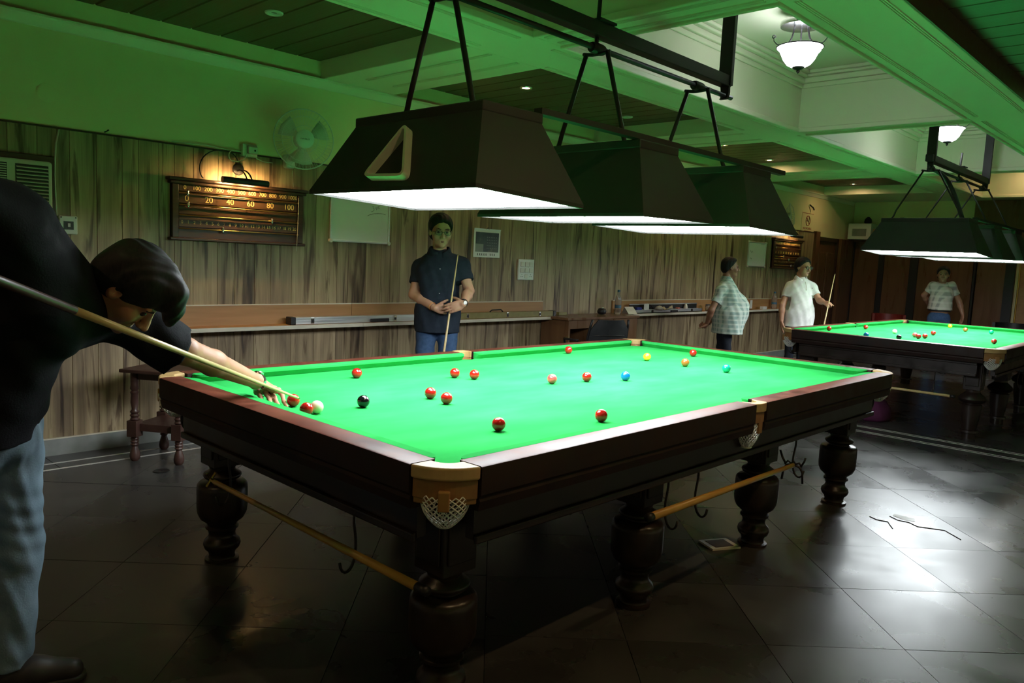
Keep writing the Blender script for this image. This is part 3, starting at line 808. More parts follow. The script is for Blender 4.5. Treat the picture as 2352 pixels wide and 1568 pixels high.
# ---- picture lamp ------------------------------------------------------
def picture_lamp(x, z, w, label, strength):
    P = empty('picture_lamp', (x, YF, z), label, 'lamp', 'picture lamps over the scoreboards')
    yb = -.15
    rg = []
    A_ = np.radians(np.linspace(15, 250, 16))
    for xx in (-w/2, w/2):
        rg.append([(xx, yb+.025*math.cos(t), .025*math.sin(t)) for t in A_]+[(xx, yb+.022*math.cos(t), .022*math.sin(t)) for t in A_[::-1]])
    MB().loft(rg).build('shade', M['black'], P, smooth=True, auto=40)
    m = emat('picture lamp tube', (1.0, .58, .22), strength)
    for s in (-1, 1): MB().tube([(s*w*.24-.05, yb+.003, -.010), (s*w*.24+.05, yb+.003, -.010)], .009, 8).build('tube', m, P, smooth=True)
    for s in (-1, 1): MB().disc_lathe([(.025,-.004),(.025,.004)], (s*w/2, yb, 0), (1,0,0), 18).build('end_cap', M['black'], P)
    MB().tube(bez((0,-.012,.085), (0,-.06,.10), (0,-.12,.09), (.01,yb,.022), 10), .006, 6).build('arm', M['iron'], P, smooth=True)
    MB().tube(bez((.03,-.012,.085), (.03,-.06,.10), (.04,-.12,.09), (.05,yb,.022), 10), .006, 6).build('arm', M['iron'], P, smooth=True)
    MB().disc_lathe([(.045,0),(.045,.012),(.036,.020),(.010,.024)], (.012, 0, .10), (0,-1,0), 22).build('rose', M['iron'], P, smooth=True, auto=40)
    return P
picture_lamp(1.345, 1.955, .36, 'black picture lamp glowing orange above the near scoreboard', 75)
picture_lamp(11.2, 2.06, .40, 'lit lamp above the far scoreboard, peeping under the near snooker lamp', 20)
# ---- cables, adaptor, nail -------------------------------------------
def cable(pts, r, label, mat='black', name='cable'):
    o = MB().tube(pts, r, 6).build(name, M[mat], smooth=True); tag(o, label, 'cable')
w = lambda px, py, d=.02: ony(px, py, YF-d)
cable(bez(w(467,409,.05), w(452,395,.05), w(455,355,.05), w(490,346,.04), 10)+bez(w(490,346,.04), w(520,341), w(540,350), w(548,372,.04), 8)[1:], .0045, 'thin black cable looping from the near scoreboard to its picture lamp')
cable(bez(w(567,352,.03), w(566,370,.05), w(545,374,.05), w(531,368,.05), 10)+bez(w(531,368,.05), w(522,358,.05), w(525,348,.05), w(535,344), 8)[1:], .004, 'pale curled flex hanging under the adaptor box', 'offwhite')
cable(bez(w(580,357), w(600,372), w(605,372), w(626,374), 10), .004, 'short white flex running right from the adaptor box', 'offwhite')
cable([w(395,325), w(470,333), w(530,345), w(560,350)], .004, 'thin cable stapled along the top of the panelling', 'offwhite')
cable([w(135,297), w(128,330), w(125,400), w(130,495)], .006, 'cable conduit running down beside the air conditioner', 'offwhite')
cable([w(686,455,.06), w(684,520,.06), w(681,577,.06)], .0022, 'pull cord hanging from the right side of the near scoreboard', 'offwhite', 'pull_cord')
A = empty('adaptor_box', (1.44, YW, 2.205), 'white plug adaptor box above the near scoreboard', 'adaptor')
MB().box(-.062, .062, -.05, 0, -.045, .05).build('body', M['offwhite'], A, bevel=.008)
MB().box(-.03, .05, -.085, -.05, -.025, .035).build('plug', M['offwhite'], A, bevel=.01)
MB().box(.015, .028, -.087, -.084, -.005, .008).build('indicator', M['black'], A)
N = MB().tube([ony(240,303,YW), ony(246,301,YW-.03)], .004, 6).tube([ony(246,301,YW-.03), ony(250,298,YW-.035)], .005, 6).build('wall_hook', M['iron']); tag(N, 'small bent hook in the plaster above the panelling', 'hook')
C0 = MB().disc_lathe([(.058,0),(.060,.004),(.050,.006),(.002,.006)], ony(107,213,YW), (0,-1,0), 26).build('blank_cover', M['plaster'], smooth=True, auto=40)
tag(C0, 'round painted-over cover plate on the upper left wall', 'cover plate')
# ---- wall fan -----------------------------------------------------------
fc = ony(698, 320, 3.70)
ax = nrm(CAM*V(1,1,0)+V(0,0,1.9)-fc+V(.9,-.2,0))
F = empty('wall_fan', tuple(fc), 'white wall fan with round wire guard, mounted above the panelling', 'fan')
u = nrm(np.cross(ax, (0,0,1))); v = np.cross(u, ax)
RF = .225
def fp(r, t, h): return ax*h+r*(math.cos(t)*u+math.sin(t)*v)
q = MB()
for k in range(72):
    t = 2*math.pi*k/72
    q.tube([fp(.05,t,.055), fp(.12,t,.052), fp(.19,t,.030), fp(RF,t,.0)], .0010, 3, False)
for r, h in ((.10,.053), (.17,.038), (RF,0)): q.tube([fp(r, 2*math.pi*k/48, h) for k in range(49)], .0022 if r < RF else .005, 5, False)
q.build('front_guard', M['white'], F)
q = MB()
for k in range(48):
    t = 2*math.pi*k/48
    q.tube([fp(RF,t,.0), fp(.18,t,-.05), fp(.08,t,-.075)], .0010, 3, False)
q.build('rear_guard', M['white'], F)
MB().disc_lathe([(.068,.0505),(.070,.057),(.060,.062),(.002,.064)], (0,0,0), ax, 28).build('hub_badge', M['white'], F, smooth=True, auto=50)
o = link('badge_lettering', text_mesh('HAVELLS', .017, M['black']), F, tuple(ax*.0655)); o.rotation_euler = Matrix((tuple(-u), tuple(v), tuple(ax))).transposed().to_euler() if np.cross(-u, v)@ax > 0 else Matrix((tuple(u), tuple(v), tuple(ax))).transposed().to_euler()
bl = MB()
for k in range(3):
    t0 = 2*math.pi*k/3+.5; b = MB()
    rg = []
    for r in np.linspace(.045, .195, 7):
        wd = .55*math.sin(min(1, (r-.02)/.11)*1.35); tw = .35
        rg.append([fp(r, t0-wd*.7, -.028), fp(r, t0, -.012), fp(r, t0+wd*.9, .008), fp(r, t0+wd*.9, .0055), fp(r, t0, -.0145), fp(r, t0-wd*.7, -.0305)])
    b.loft(rg).build('blade', M['offwhite'], F, smooth=True)
MB().disc_lathe([(.03,.05),(.045,.02),(.05,-.06),(.062,-.07),(.062,-.15),(.045,-.175),(.01,-.18)], (0,0,0), ax, 22).build('motor', M['white'], F, smooth=True, auto=50)
wp = V(fc[0]+.06, YW-.0, 2.16)-fc
MB().tube([-ax*.13, -ax*.15+V(0,0,-.08), wp+V(0,-.06,.03)], [.03,.026,.03], 10).build('neck', M['white'], F, smooth=True)
MB().box(wp[0]-.04, wp[0]+.04, wp[1]-.08, wp[1], wp[2]-.05, wp[2]+.06).build('wall_bracket', M['white'], F, bevel=.02, seg=3)
MB().disc_lathe([(.022,0),(.024,.02),(.018,.03)], wp+V(-.0,-.09,.03), (0,-1,0), 16).build('speed_knob', M['offwhite'], F, smooth=True, auto=40)
MB().tube([wp+V(.01,-.08,-.07), wp+V(.02,-.08,-.20)], .0015, 4).build('pull_string', M['offwhite'], F)
# ---- window air conditioner -----------------------------------------------
AC = empty('air_conditioner', (-.27, YF, 1.545), 'window air conditioner with louvred grille in a dark wooden frame', 'air conditioner')
MB().box(-.42, .352, -.03, 0, -.05, .445).build('wood_frame', M['score'], AC, bevel=.004)
MB().box(-.38, .325, -.085, -.03, 0, .405).build('front_body', M['offwhite'], AC, bevel=.018, seg=3)
MB().box(.115, .300, -.0875, -.084, .09, .375).build('outlet_recess', M['black'], AC)
for k in range(12):
    z = .105+k*.0225
    MB().obox((.2075,-.094,z+.004), V(.088,0,0), V(0,.009,.0035), V(0,-.0008,.002)).build('louvre', M['offwhite'], AC)
MB().box(-.35, .070, -.0875, -.084, .09, .375).build('intake_recess', M['black'], AC)
for k in range(19):
    z = .100+k*.0145
    MB().box(-.345, .066, -.093, -.086, z, z+.006).build('grille_bar', M['offwhite'], AC)
# ---- wall boxes -----------------------------------------------------------------
mc = empty('breaker_box', (.158, YF, 1.555), 'white breaker box on the wall right of the air conditioner', 'breaker box')
MB().box(-.055, .055, -.035, 0, -.06, .06).build('case', M['white'], mc, bevel=.006)
MB().box(-.03, .03, -.038, -.034, -.03, .025).build('window', M['black'], mc)
MB().box(-.008, .008, -.046, -.036, -.012, .012).build('toggle', M['white'], mc)
for s in (-1, 1): MB().disc_lathe([(.005,0),(.004,.003)], (s*.044,-.035,.05), (0,-1,0), 8).build('screw', M['iron'], mc)
sp = empty('switch_panel', (4.675, YF, 1.357), 'white electrical switch and socket panel on the planks, right of the calendar', 'switch panel')
MB().box(-.125, .125, -.020, 0, -.112, .112).build('plate', M['board'], sp, bevel=.006)
for r_ in range(2):
    for c in range(3): MB().box(-.095+c*.07, -.040+c*.07, -.028, -.019, .032-r_*.065, .082-r_*.065).build('switch', M['white'], sp, bevel=.004)
for c in (0, 2):
    for dx, dz in ((0,.014), (-.012,-.008), (.012,-.008)): MB().disc_lathe([(.0045,0),(.004,.002)], (-.0675+c*.07+dx,-.020,-.068+dz), (0,-1,0), 8).build('socket_hole', M['black'], sp)
MB().box(-.022, .022, -.026, -.019, -.092, -.048).build('switch', M['white'], sp, bevel=.004)
MB().disc_lathe([(.005,0),(.003,.004)], (.02,-.028,.03), (0,-1,0), 10).build('indicator_lamp', M['chrome'], sp)
# ---- whiteboards ---------------------------------------------------------------
def whiteboard(x0, x1, z0, z1, label):
    Wb = empty('whiteboard', (x0, YF, z0), label, 'whiteboard', 'whiteboards beside the scoreboards')
    w_, h_ = x1-x0, z1-z0
    MB().box(.008, w_-.008, -.012, 0, .008, h_-.008).build('panel', M['board'], Wb)
    for k, (a_, b_, c_, d_) in enumerate(((0,w_,0,.018), (0,w_,h_-.018,h_), (0,.016,0,h_), (w_-.016,w_,0,h_))):
        MB().box(a_, b_, -.020, 0, c_, d_).build('frame_bar', M['alu'], Wb, bevel=.003)
    for a_, c_ in ((.008,.008), (w_-.008,.008), (.008,h_-.008), (w_-.008,h_-.008)): MB().disc_lathe([(.018,0),(.018,.022),(.014,.026)], (a_,0,c_), (0,-1,0), 12).build('corner_cap', M['offwhite'], Wb, smooth=True, auto=40)
    return Wb, w_, h_
Wb, w_, h_ = whiteboard(2.185, 2.815, 1.545, 2.02, 'whiteboard with the scribble 3-15, under the end of the near lamp')
def on(px, py): p = ony(px, py, YF-.0125); return (p[0]-2.185, -.0130, p[2]-1.545)
def stroke(Wb, pts, r=.0016, nm='marker_stroke'): MB().tube(pts, r, 5).build(nm, M['black'], Wb)
z3 = lambda a, b: on(740+a/11.2, 440+b/11.2)
stroke(Wb, [z3(1290,378), z3(1325,385), z3(1305,420), z3(1335,440), z3(1330,480), z3(1295,515), z3(1262,515)])
stroke(Wb, [z3(1360,420), z3(1392,415)]); stroke(Wb, [z3(1412,390), z3(1405,440), z3(1395,475)])
stroke(Wb, [z3(1480,375), z3(1445,380), z3(1440,410), z3(1468,420), z3(1465,440), z3(1430,445)])
stroke(Wb, [z3(1165,625), z3(1230,592), z3(1330,568), z3(1450,562), z3(1550,572), z3(1632,598)])
Wb2, w2, h2 = whiteboard(9.78, 10.38, 1.515, 1.915, 'small whiteboard on the wall right of the man in the checked shirt')
for k, (a_, c_) in enumerate(((.06,.26), (.09,.24), (.13,.25))): stroke(Wb2, [(a_,-.013,c_), (a_+.03,-.013,c_-.02)], .002)
stroke(Wb2, [(.42,-.013,.36), (.50,-.013,.365), (.54,-.013,.37)], .002); stroke(Wb2, [(.07,-.013,.13), (.10,-.013,.14), (.14,-.013,.12)], .002)
# ---- wall calendar ------------------------------------------------------------------
cal = empty('wall_calendar', (3.885, YF, 1.470), 'wall calendar with a dark picture hanging right of the man in black', 'calendar')
MB().box(0, .38, -.006, 0, 0, .285).build('sheet', M['board'], cal)
pic = noisy('calendar picture', [(.012,.02,.025),(.035,.05,.055),(.16,.15,.10)], nscale=7, rough=(.3,.4), stops=[.35,.55,.75])
MB().box(.025, .355, -.008, -.005, .055, .255).build('picture', pic, cal)
MB().box(.025, .135, -.0085, -.006, .058, .135).build('inset_photo', M['stone'], cal)
MB().box(.0, .38, -.010, 0, .278, .292).build('top_bar', M['alu'], cal)
MB().tube([(.17,-.008,.285), (.19,-.010,.305), (.21,-.008,.285)], .003, 5).build('hanger', M['iron'], cal)
for k in range(9):
    if k != 5: MB().box(.055+k*.03, .063+k*.03, -.0075, -.005, .018, .040).box(.055+k*.03, .070+k*.03, -.0075, -.005, .018, .021).build('date_mark', M['black'], cal)
for r_ in range(5):
    for c in range(6): MB().box(.185+c*.026, .195+c*.026, -.0088, -.007, .09+r_*.028, .098+r_*.028).build('date_mark', M['stone'], cal)
# ---- no-smoking sign, second fan, bottle ------------------------------------------------------
sg = empty('no_smoking_sign', (11.70, YW, 2.17), 'pale no-smoking notice high on the far end of the left wall', 'sign')
MB().box(0, .50, -.006, 0, 0, .34).build('sheet', M['plaster'], sg)
rd = pmat('sign red', (.32,.07,.04), .6)
MB().tube([(.25+.085*math.cos(t), -.008, .20+.085*math.sin(t)) for t in np.linspace(0, 2*math.pi, 33)], .008, 6, False).tube([(.19,-.008,.26), (.31,-.008,.14)], .007, 6).build('ring', rd, sg)
MB().box(.20, .30, -.008, -.006, .19, .205).tube([(.29,-.008,.21), (.30,-.008,.24), (.28,-.008,.26)], .004, 5).build('cigarette', M['black'], sg)
o = link('lettering', text_mesh('NO SMOKING', .055, rd), sg, (.25,-.007,.065)); o.rotation_euler = (math.pi/2, 0, 0)
MB().box(.02, .48, -.008, -.006, .325, .333).build('header_line', rd, sg); MB().box(.12, .40, -.008, -.006, .022, .028).build('footer_line', rd, sg)
_f2 = ony(1816, 496, YW-.28)
f2 = empty('wall_fan', (_f2[0], YW, _f2[2]-.02), 'edge-on wall fan cage just beyond the near lamp', 'fan')
ax2 = nrm((.42,-.88,.12)); u2_ = nrm(np.cross(ax2, (0,0,1))); v2_ = np.cross(u2_, ax2); c2 = V(0,-.28,.02)
q = MB()
for k in range(30):
    t = 2*math.pi*k/30; e_ = math.cos(t)*u2_+math.sin(t)*v2_
    q.tube([c2+e_*.03+ax2*.06, c2+e_*.13+ax2*.05, c2+e_*.21, c2+e_*.12-ax2*.06], .0022, 3, False)
q.tube([c2+.21*(math.cos(2*math.pi*k/32)*u2_+math.sin(2*math.pi*k/32)*v2_) for k in range(33)], .006, 5, False)
q.build('guard', M['white'], f2)
MB().disc_lathe([(.05,.02),(.055,-.10),(.03,-.14)], c2, ax2, 16).build('motor', M['white'], f2, smooth=True, auto=50)
MB().tube([c2-ax2*.1, V(-.02,-.05,-.1)], .022, 8).box(-.06, .04, -.07, 0, -.17, -.05).build('wall_bracket', M['white'], f2)
N2 = MB().tube([ony(1860,470,YW-.01), ony(1868,477,YW-.05), ony(1870,482,YW-.05)], .012, 6).build('wall_hook', M['iron']); tag(N2, 'dark bent hook high on the wall above the no-smoking notice', 'hook')

# ================================================================== shelf along the wall
def shelf(x0, x1, label, split=None):
    S = empty('wall_shelf', (x0, YF, .85), label, 'shelf', 'cue shelf sections along the left wall')
    MB().box(0, x1-x0, -.19, 0, -.026, 0).build('board', M['wallwood'], S)
    MB().box(0, x1-x0, -.196, -.19, -.028, .002).build('front_edging', M['edge'], S)
    MB().box(0, x1-x0, -.018, 0, 0, .155).build('back_board', M['wallwood'], S)
    MB().box(0, x1-x0, -.020, 0, .155, .163).build('top_edging', M['edge'], S)
shelf(-2.6, 2.42, 'left section of the wall shelf behind the player, holding the silver cue case')
shelf(2.424, 4.98, 'middle section of the wall shelf behind the man in black')
shelf(6.30, 11.4, 'far section of the wall shelf behind the man in the checked shirt')

# ---- cue cases on the shelf ------------------------------------------------------------------
def cue_case(x0, x1, y, z, body, label, clasp):
    Cc = empty('cue_case', (x0, y, z), label, 'cue case', 'cue cases on the wall shelf')
    L_ = x1-x0
    MB().box(.045, L_-.045, -.04, .04, 0, .060).build('tube', body, Cc, bevel=.004)
    for a_, b_ in ((0,.045), (L_-.045,L_)): MB().box(a_, b_, -.043, .043, -.0, .063).build('end_cap', M['black'], Cc, bevel=.006)
    for t in clasp:
        MB().box(L_*t-.016, L_*t+.016, -.047, -.038, .008, .056).build('clasp', M['chrome'], Cc, bevel=.003)
        MB().box(L_*t-.008, L_*t+.008, -.051, -.045, .018, .040).build('latch', M['black'], Cc)
    return Cc
c1 = cue_case(1.745, 3.15, 3.93, .851, M['alu'], 'long silver aluminium cue case lying on the shelf left of the man in black', (.14, .75))
MB().box(.78, .98, -.055, -.041, .004, .034).build('handle', M['black'], c1, bevel=.004)
olive = noisy('olive vinyl', [(.16,.14,.045),(.22,.19,.065)], scale=(2,2,2), nscale=9, rough=(.35,.5))
c2_ = cue_case(3.55, 5.05, 3.93, .851, olive, 'long olive cue case with round clasps on the shelf right of the man in black', (.10, .48, .82))
MB().tube([(.50,0,.063), (.53,0,.082), (.66,0,.084), (.69,0,.063)], .007, 6).build('handle', M['black'], c2_)
oc = empty('open_cue_case', (6.55, 3.93, .851), 'open silver cue case with raised dark lid on the far shelf section', 'cue case', 'cue cases on the wall shelf')
MB().box(0, 1.68, -.05, .02, 0, .010).box(0, 1.68, -.05, -.045, 0, .045).box(0, 1.68, .015, .02, 0, .045).box(0, .012, -.05, .02, 0, .045).box(1.668, 1.68, -.05, .02, 0, .045).build('tray', M['alu'], oc)
MB().box(.02, 1.66, .028, .040, .02, .112).build('lid', M['black'], oc, bevel=.004)
MB().box(.02, 1.66, .026, .042, .104, .116).build('lid_edge', M['alu'], oc)
for t in (.42, 1.40): MB().box(t-.02, t+.02, -.056, -.048, .008, .042).build('clasp', M['iron'], oc)
MB().box(.86, 1.02, -.066, -.05, .004, .034).build('handle', M['black'], oc, bevel=.004)
for xx, lab in ((.10, 'blue'), (.62, 'blue')): MB().box(xx, xx+.10, -.035, .0, .045, .075).build('chalk_box', pmat('blue chalk box', (.02,.03,.20), .6), oc)
tk = MB().add([(0,0,0),(.17,-.01,0),(.17,-.05,.085),(.0,-.04,.085),(0,-.11,0),(.17,-.12,0)], [(0,1,2,3),(3,2,5,4)]).build('folded_card', M['edge'], loc=(6.36, 3.93, .852))
m_ = tk.modifiers.new('s', 'SOLIDIFY'); m_.thickness = .003; tag(tk, 'tent-folded beige card at the left end of the open cue case', 'card')
tk = MB().box(0, .11, -.004, .0, 0, .075).box(-.005, .115, -.012, .006, -.002, .004).build('white_card', M['white'], loc=(6.80, 3.90, .897)); tag(tk, 'small white card standing in the open cue case', 'card')
rg = []
random.seed(3)
for i in range(9):
    xx = i*.045; rg.append([(xx, -.05-.02*math.sin(i*1.3), .018+.018*math.sin(i*1.1+1)), (xx, -.02, .034+.026*math.sin(i*.9+.4)), (xx, .02, .026+.02*math.sin(i*1.7)), (xx, .02, .012), (xx, -.045, .008)])
o = MB().loft(rg).build('cloth', M['edge'], loc=(7.05, 3.88, .890), smooth=True); tag(o, 'crumpled beige cloth draped over the open cue case', 'cloth')
o = MB().tube(bez((6.88,3.93,.895), (6.92,3.93,.98), (7.02,3.93,.98), (7.06,3.93,.89), 12), .004, 6).build('strap', M['black'], smooth=True); tag(o, 'thin black strap arching over the open cue case', 'strap')
o = MB().lathe([(.001,0),(.030,0),(.034,.02),(.026,.06),(.016,.09),(.006,.10),(.001,.10)], 16).build('bottle_gourd', M['edge'], loc=(7.86, 3.925, .862), smooth=True); o.name = 'cream_pouch'; tag(o, 'cream tear-shaped pouch leaning in the open cue case', 'pouch')
o = MB().box(-.03, .03, -.02, .02, 0, .018).build('pink_eraser', pmat('coral', (.6,.16,.12), .6), loc=(7.62, 3.90, .896), bevel=.004); tag(o, 'small coral-pink block on the open cue case', 'block')
# bottles
def bottle(x, y, z, h, r, label, tint):
    B_ = empty('water_bottle', (x, y, z), label, 'bottle', 'plastic water bottles on the shelf')
    g = pmat('clear plastic', tint, .08, trans=.92, ior=1.2)
    k = h/.28
    MB().lathe([(.002,.004*k),(r,.004*k),(r,.05*k),(r*.93,.06*k),(r,.07*k),(r,.11*k),(r*.93,.12*k),(r,.13*k),(r,.17*k),(r*.75,.20*k),(r*.38,.235*k),(r*.36,.262*k)], 20, caps=False).build('bottle_body', g, B_, smooth=True)
    MB().lathe([(r*.42,.255*k),(r*.42,.28*k),(.001,.28*k)], 14).build('cap', pmat('blue cap', (.03,.10,.16), .4), B_)
    MB().lathe([(r+.0006,.075*k),(r+.0006,.105*k)], 20, caps=False).build('label_band', pmat('blue label', (.05,.13,.2), .5), B_, smooth=True)
bottle(6.18, 3.86, .851, .30, .040, 'clear plastic water bottle with blue cap on the desk end by the far shelf section', (.75,.85,.9))
bottle(10.62, 3.93, .851, .28, .045, 'clear plastic bottle on the shelf just left of the man in white', (.85,.88,.9))
o = empty('headphones', (5.86, 3.86, .86), 'black round gadget lying on the desk beside the water bottle', 'gadget')
MB().lathe([(.03,0),(.05,.01),(.055,.04),(.04,.07),(.01,.075)], 18).build('ear_cup', M['black'], o, smooth=True); MB().lathe([(.022,.066),(.026,.080),(.010,.084)], 14).build('dial', M['chrome'], o, smooth=True)
o.name = 'round_gadget'
o = MB().box(-.07, .07, -.02, .02, 0, .035).build('small_carton', olive, loc=(5.20, 3.93, .858), bevel=.003); tag(o, 'small olive carton on the desk at the end of the cue case', 'carton')
o = empty('shelf_box', (8.80, 3.93, .851), 'black flat case with a white tag lying on the far shelf beside the checked-shirt man', 'case')
MB().box(0, .90, -.05, .05, 0, .07).build('case_body', M['black'], o, bevel=.005); MB().box(.86, .93, -.06, -.052, .02, .15).build('tag', M['white'], o)
o = MB().box(-.06, .06, -.03, .03, 0, .045).box(-.04, .0, -.032, -.028, .012, .032).build('small_white_box', M['white'], loc=(10.18, 3.9, .851), bevel=.004); tag(o, 'tiny white box on the shelf left of the man in white', 'box')
o = MB().lathe([(.002,0),(.05,0),(.055,.05),(.05,.10),(.045,.10),(.049,.05),(.045,.006),(.002,.006)], 18).build('glass_tumbler', pmat('tumbler glass', (.8,.85,.85), .05, trans=.9), loc=(8.42, 3.88, .851), smooth=True); tag(o, 'clear glass tumbler on the shelf behind the checked-shirt man', 'glass')

# ---- desk and mesh chair ---------------------------------------------------------------
D = empty('desk', (5.0, 3.62, 0), 'brown built-in desk with an open cubby between the shelf sections', 'desk')
MB().box(-.08, 1.28, -.02, .41, .83, .856).build('top', M['brownlam'], D, bevel=.003)
MB().box(-.04, -.01, .0, .40, 0, .83).build('side_panel', M['brownlam'], D); MB().box(1.22, 1.26, .0, .40, 0, .83).build('side_panel', M['brownlam'], D)
MB().box(-.01, 1.22, .0, .02, .735, .83).build('front_rail', M['brownlam'], D)
MB().box(.36, .40, .0, .40, 0, .735).build('divider', M['brownlam'], D)
MB().box(-.01, 1.22, .36, .38, 0, .83).build('back_panel', M['score'], D)
MB().box(.82, 1.22, .0, .02, .0, .735).build('cupboard_door', M['brownlam'], D)
for k, (dx, dz) in enumerate(((.50,.70), (.56,.69), (.63,.70), (.60,.63), (.68,.62))):
    rr = .022+.006*(k % 2)
    o = MB().tube([(5.0+dx+rr*math.cos(t), 3.70, .0+dz-.03+rr*math.sin(t)) for t in np.linspace(0, 2*math.pi, 15)], .009, 6, False).build('tape_ring', M['white'], smooth=True)
    tag(o, ['white ring at top left inside the desk cubby', 'second white ring inside the desk cubby', 'white C-shaped ring in the desk cubby', 'large pale ring low in the desk cubby', 'white ring low at the right of the desk cubby'][k], 'ring', 'white rings in the desk cubby')
MB().box(.40, .82, .06, .36, .585, .60).build('cubby_shelf', M['brownlam'], D)
CH = empty('office_chair', (4.92, 3.25, 0), 'black mesh-backed office chair in front of the desk', 'chair')
fw = nrm((.35, .94, 0)); sd = nrm((.94, -.35, 0)); up_ = nrm(V(-.10,-.27,1))
mesh_b = noisy('black mesh fabric', [(.010,.011,.012),(.022,.023,.024)], nscale=60, rough=(.6,.8))
rg = []
for k in range(9):
    t = k/8; z = .50+.40*t; hw = .20+.03*math.sin(math.pi*t)-(.05*max(0, t-.75)*4 if t > .75 else 0)
    c_ = -fw*(.22+.10*t)+V(0,0,z)
    rg.append([c_+sd*hw*s-fw*.05*(1-s*s)+fw*o_ for o_ in (0,) for s in np.linspace(-1, 1, 7)]+[c_+sd*hw*s-fw*(.05*(1-s*s)+.018) for s in np.linspace(1, -1, 7)])
MB().loft(rg).build('backrest', mesh_b, CH, smooth=True, auto=50)
for z in (.60, .74): 
    t = (z-.5)/.4; c_ = -fw*(.22+.10*t+.021)+V(0,0,z)
    MB().tube([c_+sd*.2*s-fw*.05*(1-s*s) for s in np.linspace(-1, 1, 9)], .006, 6).build('back_seam', M['iron'], CH, smooth=True)
fr = [-fw*(.22+.10*t)+V(0,0,.50+.40*t)+sd*(.215+.02*math.sin(math.pi*t)) for t in np.linspace(0, 1, 7)]
MB().tube(fr, .012, 8).build('back_frame', M['black'], CH, smooth=True)
fr = [-fw*(.22+.10*t)+V(0,0,.50+.40*t)-sd*(.215+.02*math.sin(math.pi*t)) for t in np.linspace(0, 1, 7)]
MB().tube(fr, .012, 8).build('back_frame', M['black'], CH, smooth=True)
rg = [[V(0,0,z)+sd*a_*.24+fw*b_*.23 for a_, b_ in ((-1,-.8),(-.8,-1),(.8,-1),(1,-.8),(1,.8),(.8,1),(-.8,1),(-1,.8))] for z in (.43, .45, .49, .505)]
MB().loft(rg).build('seat', M['black'], CH, bevel=.01)
MB().lathe([(.03,.08),(.03,.25),(.02,.26),(.02,.43)], 12).build('gas_lift', M['iron'], CH, smooth=True, auto=40)
for k in range(5):
    t = 2*math.pi*k/5+.3; e_ = V(math.cos(t), math.sin(t), 0)
    bs = MB().tube([V(0,0,.10), e_*.16+V(0,0,.085), e_*.28+V(0,0,.065)], [.025,.02,.015], 8).build('base_arm', M['black'], CH, smooth=True)
    MB().disc_lathe([(.028,-.022),(.030,0),(.028,.022)], e_*.28+V(0,0,.03), np.cross(e_, (0,0,1)), 14).build('castor', M['black'], bs, smooth=True, auto=40)
for s in (-1, 1): MB().tube([sd*s*.24+fw*.12+V(0,0,.47), sd*s*.27+fw*.13+V(0,0,.66), sd*s*.27-fw*.14+V(0,0,.67)], .014, 8).build('armrest', M['black'], CH, smooth=True)

# ---- box and bundle on the far panel top -----------------------------------------------------
o = empty('storage_box', (13.86, 3.60, 2.14), 'white printed storage box on top of the far brown panels', 'box')
MB().box(-.16, .16, -.02, .40, 0, .30).build('carton', M['board'], o, bevel=.005); MB().box(-.162, -.158, .06, .32, .06, .20).build('printed_panel', M['stone'], o)
o = MB().box(-.15, .15, -.55, .0, 0, .20).build('brown_carton', M['wallwood'], loc=(13.9, 3.56, 2.14), bevel=.01); tag(o, 'brown carton beside the white box on the far panels', 'carton')
o = MB().lathe([(.05,0),(.07,.03),(.06,.09),(.02,.13),(.002,.135)], 14).build('dark_bundle', M['black'], loc=(13.86, 3.70, 2.44), smooth=True); tag(o, 'small dark bundle lying on the white storage box', 'bundle')

# ================================================================== small side table by the wall
def side_table():
    p = [onz(310,1057,0), onz(411,1067,0), onz(377,1031,0)]
    A_, B_, C_ = p[0][:2], p[1][:2], p[2][:2]
    D_ = B_+C_-A_
    cs = [np.array(q) for q in (A_, B_, D_, C_)]
    ct = sum(cs)/4
    R_ = empty('side_table', (ct[0], ct[1], 0), 'dark wooden side table with turned legs and a lower shelf by the wall', 'side table')
    loc = [c_-ct for c_ in cs]
    prof = [(.020,0),(.030,.012),(.034,.035),(.030,.06),(.018,.10),(.028,.112),(.022,.122),(.028,.132),(.022,.142),(.028,.152),(.020,.165),(.020,.172)]
    top = [(.020,.275),(.030,.285),(.022,.297),(.030,.310),(.022,.322),(.030,.335),(.018,.352),(.026,.40),(.022,.45),(.028,.468),(.020,.48),(.028,.492),(.024,.52),(.026,.56),(.026,.60)]
    for c_ in loc:
        lg = MB().lathe(prof, 16, (c_[0], c_[1], 0)).lathe(top, 16, (c_[0], c_[1], 0)).build('leg', M['stool'], R_, smooth=True, auto=45)
        e1, e2 = nrm(np.append(loc[1]-loc[0], 0)), nrm(np.append(loc[3]-loc[0], 0))
        MB().obox((c_[0], c_[1], .222), e1*.036, e2*.036, V(0,0,.055)).build('leg_block', M['stool'], lg, bevel=.003)
    def quad(k, z0, z1): return [[(c_[0]*k, c_[1]*k, z) for c_ in loc] for z in (z0, z1)]
    MB().loft(quad(1.0, .205, .255)).build('lower_shelf', M['stool'], R_, bevel=.003)
    MB().loft(quad(1.02, .555, .605)).build('frame', M['stool'], R_, bevel=.003)
    MB().loft(quad(1.42, .605, .628)).build('table_top', M['stool'], R_, bevel=.006)
side_table()
o = MB().lathe([(.002,.001),(.045,.001),(.050,.004),(.046,.006),(.040,.003),(.002,.003)], 24).build('drain_cap', M['iron'], loc=tuple(onz(371,1082,0)), smooth=True, auto=30); tag(o, 'small round drain cap in the floor in front of the side table', 'drain cap')

